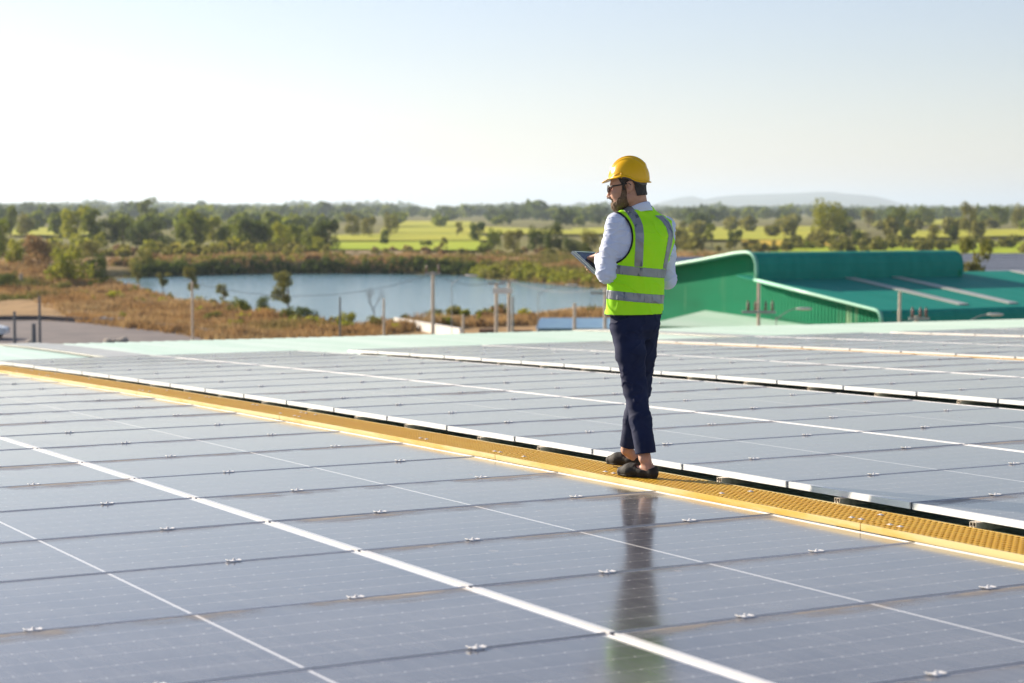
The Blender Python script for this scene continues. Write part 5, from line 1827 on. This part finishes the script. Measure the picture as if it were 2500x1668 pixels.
def oval(c, rf, rs): return (np.sqrt(((hf - c) / rf) ** 2 + (hs_ / rs) ** 2) - 1) * min(rf, rs)
front = smax(oval(.045, .150, .112), .045 - hf, .01)
visor = smax(smax(np.abs(hu - (bot + .001) + .35 * np.clip(hf - .14, 0, .1) ** 1) - .0032, front, .003), -inner - .002, .002)
rim = smax(smax(np.abs(hu - bot - .003) - .0045, oval(.019, .135, .116), .003), -inner - .002, .002)
visor = smax(visor, hf - .199, .003)
helm = smin(smin(shell, visor, .006), rim, .004)
ho = nets(G, 'hard_hat', M['hat'], man, V=helm.astype(np.float32))
# brow moulding, side slot and inner headband
mb = MB()
mb.tube([Vector(H(.118, .070, .066)), Vector(H(.092, .086, .070)), Vector(H(.070, .096, .082)), Vector(H(.052, .102, .088))], [.003, .005, .005, .003], 6)
mb.tube([Vector(H(.048, .106, .060)), Vector(H(.047, .108, .086))], .0045, 6)
mb.tube([Vector(H(.045, .109, .052)), Vector(H(.040, .110, .060)), Vector(H(.050, .110, .060)), Vector(H(.045, .109, .052))], .002, 5)
mb.build('side_moulding', M['hat'], ho, smooth=True)
bandv = smax(smax(np.abs(ellip(H(.027, 0, .040), (.112, .088, .3), HAX)[0](P)) - .003, hu - .06, .002), np.interp(hf.ravel(), [-.12, -.07, -.02, .02, .2], [.006, .012, .034, .05, .05]).reshape(hf.shape) - hu, .002)
nets(G, 'headband', M['band'], ho, V=bandv.astype(np.float32))

# --- glasses and earring-free ear, watch
mb = MB()
for s in (1, -1):
    mb.tube([Vector(H(.140, s * .060, -.002)), Vector(H(.105, s * .078, .004)), Vector(H(.05, s * .086, .012)), Vector(H(.004, s * .089, .022)), Vector(H(-.012, s * .090, .010))], [.0052, .0045, .0038, .0035, .003], 6)
    rim_ = [Vector(H(.149 - .18 * abs((.032 + .029 * math.cos(t)) ** 2) * 6, s * (.034 + .028 * math.cos(t)), -.014 + .022 * math.sin(t))) for t in np.linspace(0, 2 * PI, 17)]
    mb.tube(rim_, .0026, 5, cap=False)
mb.tube([Vector(H(.149, .007, -.008)), Vector(H(.151, 0, -.005)), Vector(H(.149, -.007, -.008))], .0026, 5)
go = mb.build('glasses', M['black'], man, smooth=True)
for s in (1, -1):
    mb = MB()
    ring = [Vector(H(.148 - .18 * abs((.032 + .029 * math.cos(t)) ** 2) * 6, s * (.034 + .0275 * math.cos(t)), -.014 + .0215 * math.sin(t))) for t in np.linspace(0, 2 * PI, 17)[:-1]]
    mb.prism(ring, Vector(HF) * .0018); mb.build('lens', M['lens'], go)
fa = (wr_l - el_l) / np.linalg.norm(wr_l - el_l)
wc = wr_l - fa * .018
wq = Vector(fa).to_track_quat('Z', 'Y')
mb = MB()
ring = []
bm_v = []
for zz in (-.009, .009):
    for t in np.linspace(0, 2 * PI, 19)[:-1]:
        bm_v.append(tuple(Vector(wc) + wq @ Vector((.0315 * math.cos(t), .0315 * math.sin(t), zz))))
mb.v = bm_v; mb.f = [(i, (i + 1) % 18, 18 + (i + 1) % 18, 18 + i) for i in range(18)]
wo = mb.build('watch', M['black'], man, smooth=True)
mb = MB()
upv = Vector(TN); upv = (upv - Vector(fa) * upv.dot(Vector(fa))).normalized(); sv = upv.cross(Vector(fa))
cx = Vector(wc) + upv * .034
M4 = Matrix(((sv.x, fa[0], upv.x, cx.x), (sv.y, fa[1], upv.y, cx.y), (sv.z, fa[2], upv.z, cx.z), (0, 0, 0, 1)))
mb.box(-.017, .017, -.020, .020, -.006, .005, M4); mb.build('watch_face', M['screen'], wo)

# --- tablet in its open cover
Mp = man.matrix_basis
def W3(p): return Vector(PB) + Matrix.Rotation(math.atan2(RH[1], RH[0]), 3, 'Z') @ Vector(p)
to = link('tablet', None, loc=tuple(W3(TA + TE1 * .5 + TE2 * .5)), rot=(0, 0, math.atan2(RH[1], RH[0])), label='tablet computer with dark blue screen held in his hands', cat='tablet')
e1, e2, tn = Vector(TE1), Vector(TE2), Vector(TN)
def slab(s0, z0, z1):
    a = -(e1 + e2) * .5 * s0 + tn * z0
    mbx = MB(); mbx.prism([a, a + e1 * s0, a + e1 * s0 + e2 * s0, a + e2 * s0], tn * (z1 - z0)); return mbx
slab(1.0, -.009, -.001).build('tablet_body', M['bezel'], to)
slab(.985, -.001, .0006).build('front_frame', M['black'], to)
slab(.95, .0006, .0014).build('front_glass', M['bezel'], to)
slab(.87, .0014, .0020).build('screen', M['screen'], to)
slab(1.02, -.020, -.012).build('cover', M['steel'], to)
